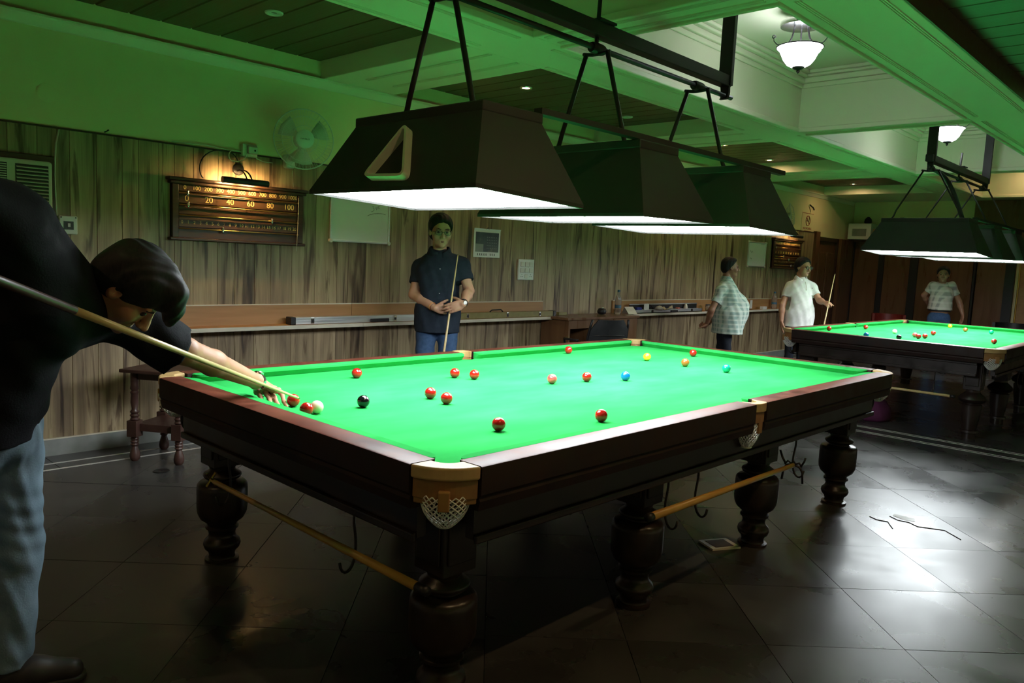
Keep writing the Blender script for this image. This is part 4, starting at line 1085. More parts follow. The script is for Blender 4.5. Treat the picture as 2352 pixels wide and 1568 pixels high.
# ================================================================== rests under the near table, paper on the floor
def stick(p0, p1, r0, r1, name, mat, label, cat, grp=None):
    R_ = empty(name, tuple(p0), label, cat, grp)
    p0, p1 = np.asarray(p0, float), np.asarray(p1, float)
    MB().tube([p0-p0, (p1-p0)*.5, p1-p0], [r0, (r0+r1)/2, r1], 12).build('shaft', mat, R_, smooth=True)
    return R_
def onx(px, py, x_):
    v_ = ray(px, py); return CAM+v_*((x_-CAM[0])/v_[0])
r_ = stick(onx(958,1347,-.06), onx(492,1106,-.06), .015, .010, 'cue_rest', M['restwood'], 'wooden rest hanging across the player end of the near table', 'cue rest', 'rests hung on the tables')
MB().tube([(0,-.05,0), (0,.0,0)], .0155, 12).build('butt_cap', M['black'], r_, smooth=True)
_e = onx(492,1106,-.06)-onx(958,1347,-.06)
MB().tube([_e, _e+V(0,.03,.002)], .008, 8).tube([_e+V(-.02,.03,.03), _e+V(.02,.03,-.026)], .005, 6).tube([_e+V(.02,.03,.03), _e+V(-.02,.03,-.026)], .005, 6).build('cross_head', M['brass'], r_)
s0, s1 = ony(1497,1186,-.10), ony(1822,1068,-.10)
r_ = stick(s0, s1, .017, .011, 'spider_rest', M['restwood'], 'wooden rest with a black spider head hooked along the near side of the table', 'cue rest', 'rests hung on the tables')
MB().tube([(-.03,0,0), (.0,0,0)], .0175, 12).build('butt_cap', M['black'], r_, smooth=True)
e_ = s1-s0
q = MB()
q.tube([e_+V(.0,-.055,-.085), e_+V(0,-.050,-.03), e_+V(.0,-.035,-.005), e_+V(.0,0,.004), e_+V(0,.035,-.005), e_+V(0,.05,-.03), e_+V(.0,.055,-.085)], .006, 8)
q.tube([e_+V(0,-.045,-.002), e_+V(0,-.03,.018), e_+V(0,-.012,.008), e_+V(0,0,.022), e_+V(0,.012,.008), e_+V(0,.03,.018), e_+V(0,.045,-.002)], .005, 8)
q.tube([e_+V(0,.04,.0), e_+V(0,.06,.03), e_+V(0,.075,.065)], .006, 8).tube([e_+V(0,-.04,.0), e_+V(0,-.055,.03), e_+V(0,-.06,.05)], .005, 8)
q.build('spider_head', M['iron'], r_, smooth=True)
r_ = stick((6.5-.115, .20, .40), (6.5-.115, 1.66, .395), .013, .010, 'cue_rest', M['cuewood'], 'pale rest stick hanging across the near end of the far table', 'cue rest', 'rests hung on the tables')
MB().tube([(0,-.04,0), (0,.0,0)], .0135, 12).build('butt_cap', M['black'], r_, smooth=True)
pp = onz(1652, 1252, 0)
o = MB().obox((0,0,.006), V(.075,-.04,0), V(.03,.06,0), V(0,0,.005)).build('paper_packet', M['edge'], loc=(pp[0], pp[1], 0)); tag(o, 'flat beige card packet lying on the floor under the near table', 'packet')
tk = MB().obox((0,0,.0115), V(.05,-.027,0), V(.022,.044,0), V(0,0,.0008)).build('printed_panel', M['score'], o)
# maroon bag and dark chairs behind, under the far table
rg = [[(a_*(.20+.02*math.sin(5*t))*math.cos(t), b_*.13*math.sin(t), z_) for t in np.linspace(0, 2*math.pi, 21)[:-1]] for a_, b_, z_ in ((.9,.9,.0),(1.05,1.1,.03),(1.0,1.0,.12),(.85,.55,.19),(.80,.20,.215))]
o = MB().loft(rg).build('maroon_bag', pmat('maroon fabric', (.07,.009,.045), .8), loc=(6.75, .95, 0), smooth=True)
MB().tube(bez((-.09,0,.21), (-.09,0,.30), (.09,0,.30), (.09,0,.21), 10), .009, 6).build('strap', M['black'], o, smooth=True)
tag(o, 'maroon fabric bag on the floor under the far table', 'bag')
# different turned legs on the far table
prof2 = [(.060,.468),(.060,.44),(.075,.425),(.105,.40),(.118,.375),(.105,.35),(.075,.335),(.080,.325),(.088,.32),(.080,.22),(.062,.10),(.060,.085),(.078,.08),(.080,.06),(.060,.055),(.058,.0)]
me2 = None
for c_ in T2.children:
    if c_.name.startswith('leg'):
        if me2 is None:
            t_ = MB().lathe(prof2, 26).build('tmp', M['darkwood'], smooth=True, auto=40); me2 = t_.data; bpy.data.objects.remove(t_)
        c_.data = me2
# chairs at the far end
def tub_chair(x, y, rz, mat, label):
    K = empty('tub_chair', (x, y, 0), label, 'chair', 'chairs at the far end', rz=rz)
    MB().box(-.25, .25, -.24, .24, .36, .46).build('seat', mat, K, bevel=.03, seg=3)
    rg = [[(.27*math.cos(t), .27*math.sin(t), z) for t in np.linspace(-.3, math.pi+.3, 13)]+[(.23*math.cos(t), .23*math.sin(t), z) for t in np.linspace(math.pi+.3, -.3, 13)] for z in (.40, .62, .82)]
    MB().loft(rg).build('backrest', mat, K, smooth=True, auto=40)
    for sx in (-1, 1):
        for sy in (-1, 1): MB().tube([(sx*.2, sy*.19, .38), (sx*.22, sy*.21, 0)], .016, 8).build('leg', M['chrome'], K, smooth=True)
red = pmat('red vinyl', (.16,.018,.012), .4)
tub_chair(12.55, 2.75, -1.2, red, 'dark red chair behind the far table, left of the standing man')
tub_chair(12.7, .95, -1.6, M['black'], 'black chair behind the far table, right of the standing man')
# ================================================================== people: smooth-blended solids meshed with surface nets
class Field:
    def __init__(s, h): s.h = h; s.ops = []
    def cap(s, p0, p1, r0, r1, k=.02, flat=None):
        """tapered limb; flat=(axis, factor) widens it along axis"""
        p0, p1 = np.asarray(p0, float), np.asarray(p1, float)
        ex = max(r0, r1)*(flat[1] if flat else 1)
        def f(X):
            ab = p1-p0; t = np.clip(((X-p0)@ab)/(ab@ab+1e-12), 0, 1)
            q = X-p0-t[..., None]*ab
            if flat:
                w = nrm(flat[0]); c = q@w
                d = np.sqrt(np.maximum((q*q).sum(-1)-c*c, 0)+(c/flat[1])**2)
            else: d = np.sqrt((q*q).sum(-1))
            return d-(r0+(r1-r0)*t)
        s.ops.append(('u', np.minimum(p0, p1)-ex, np.maximum(p0, p1)+ex, f, k)); return s
    def ell(s, c, r, Mx=None, k=.02, op='u'):
        c = np.asarray(c, float); r = np.asarray(r, float); Mx = np.eye(3) if Mx is None else np.asarray(Mx)   # columns: local axes
        def f(X):
            q = ((X-c)@Mx)/r
            n = np.sqrt((q*q).sum(-1))+1e-9; g = np.sqrt(((q/r)**2).sum(-1))+1e-9
            return n*(n-1)/g
        ex = (np.abs(Mx)*r).sum(1)
        s.ops.append((op, c-ex, c+ex, f, k)); return s
    def chain(s, pts, rs, k=.01):
        for i in range(len(pts)-1): s.cap(pts[i], pts[i+1], rs[i], rs[i+1], k)
        return s
    def plane(s, p, n):               # keep the side the normal points away from
        p = np.asarray(p, float); n = nrm(n)
        s.ops.append(('p', None, None, lambda X: (X-p)@n, 0)); return s
    def wrinkle(s, fn): s.ops.append(('w', None, None, fn, 0)); return s
    def mesh(s, origin):
        h = s.h
        us = [o for o in s.ops if o[0] == 'u']
        lo = np.min([o[1] for o in us], 0)-4*h; hi = np.max([o[2] for o in us], 0)+4*h
        n = np.ceil((hi-lo)/h).astype(int)+1
        ax = [(lo[i]+h*np.arange(n[i])) for i in range(3)]
        A = np.full(n, .5, np.float32)
        def block(a, b, m):
            i0 = np.maximum(np.floor((a-lo-m)/h).astype(int), 0); i1 = np.minimum(np.ceil((b-lo+m)/h).astype(int)+1, n)
            return tuple(slice(x, y) for x, y in zip(i0, i1)), i0, i1
        for op, a, b, f, k in s.ops:
            if op in 'us':
                sl, i0, i1 = block(a, b, k+3*h)
                if np.any(i1 <= i0): continue
                X = np.stack(np.meshgrid(*[ax[i][sl[i]] for i in range(3)], indexing='ij'), -1)
                d = f(X).astype(np.float32); cur = A[sl]
                if op == 's': d = -d; 
                if k > 0:
                    if op == 'u':
                        e = np.maximum(k-np.abs(cur-d), 0)/k; A[sl] = np.minimum(cur, d)-e*e*k*.25
                    else:
                        e = np.maximum(k-np.abs(cur-d), 0)/k; A[sl] = np.maximum(cur, d)+e*e*k*.25
                else: A[sl] = np.minimum(cur, d) if op == 'u' else np.maximum(cur, d)
            else:
                for i in range(0, n[0], 40):
                    X = np.stack(np.meshgrid(ax[0][i:i+40], ax[1], ax[2], indexing='ij'), -1)
                    if op == 'p': A[i:i+40] = np.maximum(A[i:i+40], f(X).astype(np.float32))
                    else:
                        near = np.abs(A[i:i+40]) < .06
                        if near.any():
                            blk = A[i:i+40]; blk[near] += f(X[near]).astype(np.float32)
        A[0], A[-1] = .5, .5; A[:, 0], A[:, -1] = .5, .5; A[:, :, 0], A[:, :, -1] = .5, .5
        neg = A < 0
        c = [neg[i:n[0]-1+i, j:n[1]-1+j, k:n[2]-1+k] for i in (0,1) for j in (0,1) for k in (0,1)]
        anyn = c[0].copy(); alln = c[0].copy()
        for q in c[1:]: anyn |= q; alln &= q
        act = anyn & ~alln
        I = np.argwhere(act)
        idx = np.full(act.shape, -1, np.int64); idx[act] = np.arange(len(I))
        off = np.array([(i, j, k) for i in (0,1) for j in (0,1) for k in (0,1)])
        val = np.stack([A[I[:,0]+o[0], I[:,1]+o[1], I[:,2]+o[2]] for o in off], 1)
        acc = np.zeros((len(I), 3)); cnt = np.zeros(len(I))
        for a in range(8):
            for b in range(a+1, 8):
                if np.abs(off[a]-off[b]).sum() != 1: continue
                va, vb = val[:, a], val[:, b]; m = (va < 0) != (vb < 0)
                t = va[m]/(va[m]-vb[m])
                acc[m] += off[a]+t[:, None]*(off[b]-off[a]); cnt[m] += 1
        verts = lo+h*(I+acc/cnt[:, None])-np.asarray(origin)
        faces = []
        for d in range(3):
            e = [0,0,0]; e[d] = 1
            a0 = neg[:n[0]-e[0], :n[1]-e[1], :n[2]-e[2]]; a1 = neg[e[0]:, e[1]:, e[2]:]
            E = np.argwhere(a0 != a1); flip = a0[E[:,0], E[:,1], E[:,2]]
            u, v = [(1,2),(2,0),(0,1)][d]
            du = np.eye(3, dtype=int)[u]; dv = np.eye(3, dtype=int)[v]
            ok = (E[:, u] > 0) & (E[:, v] > 0); E, flip = E[ok], flip[ok]
            g = lambda P: idx[P[:,0], P[:,1], P[:,2]]
            q = np.stack([g(E-du-dv), g(E-dv), g(E), g(E-du)], 1)
            q[~flip] = q[~flip][:, ::-1]
            faces.append(q)
        F = np.concatenate(faces); F = F[(F >= 0).all(1)]
        return verts, F
    def build(s, name, mat, root, sm=2, label=None):
        o0 = np.array(root.location)
        v, f = s.mesh(o0)
        me = bpy.data.meshes.new(name)
        me.vertices.add(len(v)); me.vertices.foreach_set('co', v.ravel())
        me.loops.add(len(f)*4); me.loops.foreach_set('vertex_index', f.ravel())
        me.polygons.add(len(f)); me.polygons.foreach_set('loop_start', np.arange(len(f))*4); me.polygons.foreach_set('loop_total', np.full(len(f), 4))
        me.update(calc_edges=True); me.validate()
        me.polygons.foreach_set('use_smooth', [True]*len(me.polygons))
        me.materials.append(mat)
        o = link(name, me, root)
        if label: o['label'] = label
        if sm:
            m = o.modifiers.new('smooth', 'SMOOTH'); m.iterations = sm; m.factor = .5
        return o

def frameM(fwd, up=(0,0,1)):
    f = nrm(fwd); r = nrm(np.cross(f, up)); u = np.cross(r, f)
    return np.stack([r, f, u], 1)          # columns right, forward, up

def add_head(S, c, fwd, up, sc=1.0, beard=0):
    Mx = frameM(fwd, up); c = np.asarray(c, float)
    L = lambda *p: c+Mx@(np.array(p)*sc)
    S.ell(L(0,-.014,.030), np.array((.075,.096,.088))*sc, Mx, .02)
    S.ell(L(0,.022,-.030), np.array((.064,.068,.084))*sc, Mx, .025)
    S.ell(L(0,.040,-.080), np.array((.045,.048,.036))*sc, Mx, .022); S.ell(L(0,.078,-.098), np.array((.020,.016,.016))*sc, Mx, .015)
    S.cap(L(-.040,.078,.024), L(.040,.078,.024), .012*sc, .012*sc, .015)
    for x in (-1, 1): S.ell(L(x*.032,.101,.002), np.array((.017,.014,.011))*sc, Mx, .012, 's')
    S.chain([L(0,.088,.010), L(0,.104,-.020), L(0,.113,-.034)], [.009*sc,.011*sc,.013*sc], .008)
    for x in (-1, 1): S.ell(L(x*.013,.100,-.037), np.array((.010,.012,.008))*sc, Mx, .006)
    S.cap(L(-.019,.0845,-.063), L(.019,.0845,-.063), .0055*sc, .0055*sc, .006)
    S.cap(L(-.016,.0835,-.073), L(.016,.0835,-.073), .0062*sc, .0062*sc, .006)
    for x in (-1, 1):
        S.ell(L(x*.045,.060,-.030), np.array((.022,.024,.028))*sc, Mx, .02)
        S.ell(L(x*.078,-.006,-.004), np.array((.010,.021,.033))*sc, Mx, .006)
        S.ell(L(x*.086,-.002,.0), np.array((.006,.011,.019))*sc, Mx, .004, 's')
    return Mx, L

def add_hand(S, wrist, D, N, side, curls, spread=.0, thumb=(.5,.6,.35,.4), sc=1.0):
    """fingers point along D, palm faces N, thumb on the 'side' vector's side; curls = bends (3 per finger, radians)"""
    D = nrm(D); N = np.asarray(N, float); N = nrm(N-D*(N@D)); T = nrm(np.cross(D, N)); 
    if T@np.asarray(side) < 0: T = -T
    wrist = np.asarray(wrist, float)
    Mx = np.stack([T, D, N], 1)
    S.ell(wrist+D*.046*sc, np.array((.041,.052,.0155))*sc, Mx, .012)
    S.cap(wrist+T*.020*sc+D*.02*sc, wrist+T*.026*sc+D*.076*sc, .013*sc, .011*sc, .008); S.cap(wrist-T*.020*sc+D*.02*sc, wrist-T*.028*sc+D*.070*sc, .012*sc, .010*sc, .008)
    tips = []
    for i, (o, ln) in enumerate(zip((.031,.0105,-.0105,-.031), (.072,.080,.074,.058))):
        cu = curls[i]
        b = wrist+D*(.088-.010*abs(i-1))*sc+T*o*sc
        ang = 0; pts = [b]; out = T*spread*(1.5-i)
        for j, fr in enumerate((.45,.30,.25)):
            ang += cu[j]
            d = nrm((D+out)*math.cos(ang)+N*math.sin(ang)); pts.append(pts[-1]+d*ln*fr*sc)
        S.chain(pts, [.0098*sc,.0090*sc,.0083*sc,.0068*sc], .003); tips.append(pts[-1])
    a, b_, c_, bend = thumb
    p = [wrist+T*.022*sc+D*.012*sc]
    d1 = nrm(D*a+T*b_+N*c_); p.append(p[-1]+d1*.042*sc)
    d2 = nrm(d1+D*bend*.6+N*bend*.3); p.append(p[-1]+d2*.032*sc); d3 = nrm(d2+D*bend*.5); p.append(p[-1]+d3*.026*sc)
    S.chain(p, [.0145*sc,.0120*sc,.0108*sc,.0085*sc], .006)
    return tips

def skinmat(name, col):
    return noisy(name, [tuple(c*.88 for c in col), col], nscale=18, rough=(.42,.55), bump=.03, bscale=120)
def clothmat(name, cols, nscale=30, rough=(.8,.95), bump=.12):
    return noisy(name, cols, nscale=nscale, rough=rough, bump=bump, bscale=180, spec=.2)
def checkmat(name, base, line, line2, per=.055):
    m = pmat(name, base, .85); nt = m.node_tree; N = nt.nodes.new; L = nt.links.new
    tc = N('ShaderNodeTexCoord'); sx = N('ShaderNodeSeparateXYZ'); L(tc.outputs['Object'], sx.inputs[0])
    ad = N('ShaderNodeMath'); ad.operation = 'ADD'; L(sx.outputs['X'], ad.inputs[0]); L(sx.outputs['Y'], ad.inputs[1])
    fac = []
    for src, p in ((ad.outputs[0], per*1.2), (sx.outputs['Z'], per)):
        mu = N('ShaderNodeMath'); mu.operation = 'MULTIPLY'; mu.inputs[1].default_value = 2*math.pi/p; L(src, mu.inputs[0])
        sn = N('ShaderNodeMath'); sn.operation = 'SINE'; L(mu.outputs[0], sn.inputs[0])
        mr = N('ShaderNodeMapRange'); mr.inputs['From Min'].default_value = .1; mr.inputs['From Max'].default_value = .75; L(sn.outputs[0], mr.inputs['Value']); fac.append(mr.outputs[0])
    m1 = N('ShaderNodeMixRGB'); m1.inputs[1].default_value = (*base, 1); m1.inputs[2].default_value = (*line, 1); L(fac[0], m1.inputs[0])
    m2 = N('ShaderNodeMixRGB'); m2.inputs[2].default_value = (*line2, 1); L(m1.outputs[0], m2.inputs[1])
    h = N('ShaderNodeMath'); h.operation = 'MULTIPLY'; h.inputs[1].default_value = .55; L(fac[1], h.inputs[0]); L(h.outputs[0], m2.inputs[0])
    L(m2.outputs[0], nt.nodes['Principled BSDF'].inputs['Base Color'])
    return m
SKIN = skinmat('skin', (.50,.27,.17)); SKIN2 = skinmat('tan skin', (.40,.20,.115)); SKIN3 = skinmat('brown skin', (.30,.145,.085))
HAIR = noisy('black hair', [(.006,.006,.007),(.020,.019,.019)], scale=(30,30,6), nscale=6, rough=(.55,.7), spec=.3)
NAVY = clothmat('navy black cotton', [(.012,.018,.028),(.020,.028,.040)]); BLACKC = clothmat('black cotton', [(.0035,.004,.006),(.007,.008,.011)])
JEANS = clothmat('blue denim', [(.030,.062,.13),(.052,.095,.18)], 40); FADED = clothmat('faded denim', [(.10,.155,.20),(.165,.235,.29)], 12)
DARKT = clothmat('dark trousers', [(.010,.012,.018),(.016,.018,.026)]); WHITEC = clothmat('white pique', [(.62,.62,.58),(.70,.70,.66)])
CHK = checkmat('pale green check', (.42,.50,.44), (.24,.34,.30), (.60,.64,.55)); CHK2 = checkmat('grey check', (.40,.38,.32), (.22,.23,.20), (.50,.48,.42), .09)
SHOE = noisy('dark shoe leather', [(.018,.016,.014),(.035,.03,.026)], nscale=12, rough=(.4,.55)); SOLE = pmat('shoe sole', (.03,.028,.025), .7)
EYE = pmat('eye', (.035,.028,.025), .15); LIP = pmat('lips', (.22,.085,.065), .5); GLASSM = pmat('spectacle frame', (.02,.02,.02), .3, .6); LENS = pmat('spectacle lens', (.85,.95,.9), .02, trans=.95, ior=1.1)

def eyes_and_hair(R, Mx, L, sc, hair=True, tuft=None, h=.005, front=(.058,.066), glasses=False):
    for x in (-1, 1):
        c = L(x*.032,.0805,.001)-np.array(R.location)
        MB().sphere(c, (.0100*sc, .0100*sc, .0075*sc), 12, 8).build('eye', EYE, R, smooth=True)
        b0, b1, b2 = (L(x*a,f,z)-np.array(R.location) for a, f, z in ((.016,.092,.022), (.034,.094,.028), (.052,.082,.022)))
        MB().tube([b0, b1, b2], [.003,.0038,.002], 6).build('eyebrow', HAIR, R, smooth=True)
    for dz, w_, r_ in ((-.0650,.020,.0040), (-.0715,.017,.0046)):
        pts_ = [L(w_*t, .0905-.010*t*t, dz+.002*t*t)-np.array(R.location) for t in np.linspace(-1, 1, 7)]
        MB().tube(pts_, [r_*.3*sc, r_*.8*sc, r_*sc, r_*sc, r_*sc, r_*.8*sc, r_*.3*sc], 8).build('lip', LIP, R, smooth=True)
    if hair:
        S = Field(h)
        S.ell(L(0,-.016,.046), np.array((.092,.111,.093))*sc, Mx, .0)
        S.ell(L(0,-.045,-.005), np.array((.085,.080,.082))*sc, Mx, .02)
        if tuft:
            for a, b, r0, r1 in tuft: S.cap(L(*a), L(*b), r0*sc, r1*sc, .03)
        S.plane(L(0,front[0],front[1]), Mx@nrm((0,.80,-.60)))
        S.plane(L(0,-.02,-.085), Mx@nrm((0,.35,-1)))
        if tuft and len(tuft) > 2: S.ops = [o for o in S.ops if o[0] != 'p']; S.plane(L(0,-.02,-.085), Mx@nrm((0,.35,-1))); S.ell(L(0,.085,-.055), np.array((.10,.075,.085))*sc, Mx, .01, 's')
        S.wrinkle(lambda X: .0016*np.sin(((X-L(0,0,0))@Mx[:,0])*170+9*np.sin(((X-L(0,0,0))@Mx[:,1])*22)))
        S.build('hair', HAIR, R, 1)
    if glasses:
        o_ = np.array(R.location); q = MB()
        for x in (-1, 1):
            q.tube([L(x*.034+.026*math.cos(t),.108-.004*abs(math.cos(t)),.000+.018*math.sin(t))-o_ for t in np.linspace(0, 2*math.pi, 17)], .0016, 5, False)
            q.tube([L(x*.060,.104,.004)-o_, L(x*.080,.05,.006)-o_, L(x*.084,-.005,.004)-o_], .0018, 5)
        q.tube([L(-.010,.110,.004)-o_, L(.010,.110,.004)-o_], .0016, 5)
        g = q.build('spectacles', GLASSM, R)
        for x in (-1, 1): MB().disc_lathe([(.025,0),(.025,.0012)], L(x*.034,.106,.0)-o_, Mx[:,1], 18).build('lens', LENS, g)

def shoe(R, heel, toe_dir, name='shoe', mat=None, sc=1.0):
    d = nrm(np.append(np.asarray(toe_dir)[:2], 0)); heel = np.asarray(heel, float)
    S = Field(.005)
    S.cap(heel+d*.03+V(0,0,.05), heel+d*.03+V(0,0,.085), .045, .047, .03)
    S.cap(heel+d*.03+V(0,0,.04), heel+d*.13+V(0,0,.045), .042, .046, .03); S.cap(heel+d*.12+V(0,0,.045), heel+d*.235+V(0,0,.034), .047, .038, .03)
    S.plane((0,0,.014), (0,0,-1)); s = S.build(name, mat or SHOE, R, 2)
    S = Field(.005); S.cap(heel+d*.03+V(0,0,.012), heel+d*.24+V(0,0,.012), .046, .043, 0); S.plane((0,0,.020), (0,0,1)); S.plane((0,0,.001), (0,0,-1)); so = S.build('sole', SOLE, R, 0)
    so.parent = s
    q = MB(); o_ = np.array(R.location); sd_ = np.cross(d, (0,0,1))
    for k in range(4):
        c = heel+d*(.10+.022*k)+V(0,0,.098-.009*k)
        q.tube([c-sd_*.022-o_-V(0,0,.006), c-o_, c+sd_*.022-o_-V(0,0,.006)], .003, 5)
    l_ = q.build('lace', M['edge'] if mat is None else SOLE, R); l_.parent = s

def standing(name_label, cat, loc, face, H, skin, shirtm, trm, hem, sleeve, armR, armL, headdir=None, belly=0.0, h=.006, hands=None, glasses=False, collar=True,
             tuck=False, widths=1.0, legs_vis=True, tie=None, headup=(0,0,1), hair_front=(.058,.066), group=None):
    """armR/armL: shoulder, elbow, wrist in world coordinates"""
    R = empty('person', (loc[0], loc[1], 0), name_label, cat, group)
    f = nrm((face[0], face[1], 0)); r = np.cross(f, (0,0,1)); Mx = np.stack([r, f, V(0,0,1)], 1)
    P = lambda a, b, z: V(loc[0], loc[1], 0)+r*a+f*b+V(0,0,z)
    k = H/1.75
    hc = P(0,.020,H-.135*k)
    hd = f if headdir is None else nrm((headdir[0], headdir[1], headdir[2] if len(headdir) > 2 else 0))
    S = Field(h)
    hs = k*1.07
    HM, L = add_head(S, hc, hd, headup, hs)
    S.cap(hc-hd*.035-V(0,0,.05*k), P(0,-.025,.825*H), .052*k, .058*k, .02)
    S.ell(P(0,0,.735*H), (.15*k*widths,.095,.17*k), Mx, .03); S.ell(P(0,.01,.60*H), (.14*k*widths,.09,.15*k), Mx, .03); S.ell(P(0,0,.52*H), (.13*k*widths,.08,.09), Mx, .03)
    for s in (-1, 1): S.cap(P(s*.09*k,0,.48*H), P(s*.097*k,0,.12), .052, .03, .02)
    for (sh, el, wr), sgn in ((armR, 1), (armL, -1)):
        S.cap(sh, el, .048*k, .041*k, .03); m = np.asarray(el)+(np.asarray(wr)-np.asarray(el))*.35
        S.cap(el, m, .042*k, .043*k, .02); S.cap(m, wr, .042*k, .027*k, .02)
    if hands:
        for hd_ in hands: add_hand(S, *hd_[:5], **hd_[5])
    S.build('body', skin, R, 2)
    # shirt
    S = Field(h)
    wr_ = widths
    S.ell(P(0,-.005,.725*H), (.180*k*wr_,.125,.185*k), Mx, .03); S.ell(P(0,.012+belly*.5,.605*H), (.165*k*wr_+belly*.2,.126+belly,.24*k), Mx, .09)
    S.ell(P(0,.008+belly*.4,.525*H), (.172*k*wr_+belly*.15,.128+belly*.7,.20*k), Mx, .09)
    if not tuck: S.cap(P(0,.005+belly*.3,.55*H), P(0,.005+belly*.3,hem-.02), .128+belly*.55, .134+belly*.55, .04, (r, 1.38*wr_/(1+belly*2.2)))
    for s, (sh, el, wri) in ((1, armR), (-1, armL)):
        sh = np.asarray(sh, float); el = np.asarray(el, float)
        S.cap(P(0,-.02,.812*H), sh-V(0,0,.006), .058*k, .058*k, .05)
        e_ = sh+(el-sh)*(sleeve+.06); S.cap(sh-V(0,0,.01), e_, .064*k, .062*k, .05)
    S.wrinkle(lambda X: .0035*np.sin(X@np.array((23.,17.,31.)))*np.sin(X@np.array((-19.,29.,13.)))+.002*np.sin(X@np.array((60.,-41.,22.))))
    S.plane((0,0,hem), (0,0,-1))
    # cut the sleeves square to the arm
    for sh, el, wri in (armR, armL):
        sh = np.asarray(sh, float); el = np.asarray(el, float); d_ = nrm(el-sh); c_ = sh+(el-sh)*sleeve
        def cutf(X, c_=c_, d_=d_):
            q = X-c_; a = q@d_; rad = np.sqrt(np.maximum((q*q).sum(-1)-a*a, 0)); return np.maximum(-a, np.maximum(rad-.10, a-.2))
        S.ops.append(('s', c_-.14, c_+.14+0*c_, cutf, 0))
    sh_ = S.build('shirt', shirtm, R, 1)
    if collar:
        o_ = np.array(R.location); q = MB()
        n_ = 17; rg = []
        for j, (rr, z) in enumerate(((.072,.838*H), (.070,.856*H), (.080,.851*H), (.098,.822*H))):
            rg.append([P(rr*k*math.sin(t)*1.05, -.012+rr*k*math.cos(t)*.95, z-.050*max(0, math.cos(t))**1.5*(1.25 if j == 3 else 1))-o_ for t in np.linspace(.22, 2*math.pi-.22, n_)])
        q.loft(rg, False, False); c_ = q.build('collar', shirtm, R, smooth=True); m_ = c_.modifiers.new('s', 'SOLIDIFY'); m_.thickness = .004
        c_.parent = sh_
        for z in np.linspace(.775*H, hem+.10, 5):
            # button on the front placket, found by marching from the front
            pass
    # trousers
    S = Field(h)
    S.ell(P(0,.0,.52*H), (.165*k*wr_,.118+belly*.3,.12*k), Mx, .03)
    for s in (-1, 1):
        S.cap(P(s*.085*k,0,.49*H), P(s*.095*k,.01,.285*H), .088*k, .066*k, .03); S.cap(P(s*.095*k,.01,.285*H), P(s*.10*k,-.01,.075), .066*k, .056*k, .03)
    S.plane((0,0,.055), (0,0,-1))
    if tuck: S.plane((0,0,hem+.012), (0,0,1))
    S.wrinkle(lambda X: .003*np.sin(X@np.array((25.,21.,47.)))*np.sin(X@np.array((-19.,33.,11.))))
    S.build('trousers', trm, R, 1)
    if tuck:
        MB().loft([[P(1.03*.163*k*wr_*math.cos(t), 1.06*(.118+belly*.3)*math.sin(t), z)-np.array(R.location) for t in np.linspace(0, 2*math.pi, 33)[:-1]] for z in (hem-.022, hem+.014)]).build('belt', M['black'], R, smooth=True, auto=40)
    for s in (-1, 1): shoe(R, P(s*.10*k,-.075,0), f+r*s*.15, sc=k)
    eyes_and_hair(R, HM, L, hs, h=h, glasses=glasses, front=hair_front)
    return R, P, L, HM

def cue_stick(tip, butt, label, r0=.0048, r1=.0142):
    tip, butt = np.asarray(tip, float), np.asarray(butt, float); d = nrm(butt-tip); Ln = np.linalg.norm(butt-tip)
    R = empty('cue', tuple(butt), label, 'cue', 'snooker cues')
    rr = lambda t: r0+(r1-r0)*t
    MB().tube([tip-butt+d*.012, tip-butt+d*Ln*.5, tip-butt+d*Ln*.72], [rr(.008), rr(.5), rr(.72)], 12).build('shaft', M['cuewood'], R, smooth=True)
    MB().tube([tip-butt+d*Ln*.72, tip-butt+d*Ln*.995, tip-butt+d*Ln], [rr(.72), rr(.99), rr(.8)], 12).build('butt', M['stool'], R, smooth=True)
    MB().tube([tip-butt, tip-butt+d*.004], [r0*.8, r0], 10).build('tip', pmat('cue tip', (.05,.10,.09), .8), R, smooth=True)
    MB().tube([tip-butt+d*.004, tip-butt+d*.014], [r0*1.02, r0*1.03], 10).build('ferrule', M['brass'], R, smooth=True)
    return R
IR, IU = _r2, V(0,0,1)

# ---- man in black shirt by the wall, both hands on his cue ------------------------------
locA = (2.70, 3.19); fA = nrm(CAM[:2]-np.array(locA)+np.array((.25,-.3)))
tA = (np.array([*locA, 1.0])-CAM)@_d
aR = (at(966,611,tA+.03), at(951,676,tA-.02), at(1000,708,tA-.20)); aL = (at(1060,607,tA+.0), at(1077,668,tA-.06), at(1064,698,tA-.285))
cueA = (at(1052,584,tA-.24), None)
hands = [(aR[2], IR*.95-V(0,0,.10)-_d*.1, _d, V(0,0,1), [(.9,1.2,.8)]*4, dict(thumb=(.75,.55,-.15,.2), sc=1.0)),
         (aL[2], -IR*.93-V(0,0,.30), _d, V(0,0,1), [(.12,.20,.2),(.12,.22,.2),(.14,.24,.2),(.18,.26,.2)], dict(thumb=(.45,.6,.7,.3), sc=1.08))]
RA, PA, LA, HA = standing('person in a black short-sleeved shirt standing by the wall holding a cue upright', 'person', locA, fA, 1.805, SKIN, NAVY, JEANS, .835, .62, aR, aL,
                          hands=hands, glasses=True, h=.005, hair_front=(.062,.060), headdir=(fA[0]+.1, fA[1]-.1, -.12))
o_ = np.array(RA.location)
ct = at(1052,584,tA-.235); cb = at(1020,806,tA-.275); dd = nrm(cb-ct); cb = ct+dd*(ct[2]-.012)/(-dd[2])
cue_stick(ct, cb, 'ash cue held upright by the man in the black shirt')
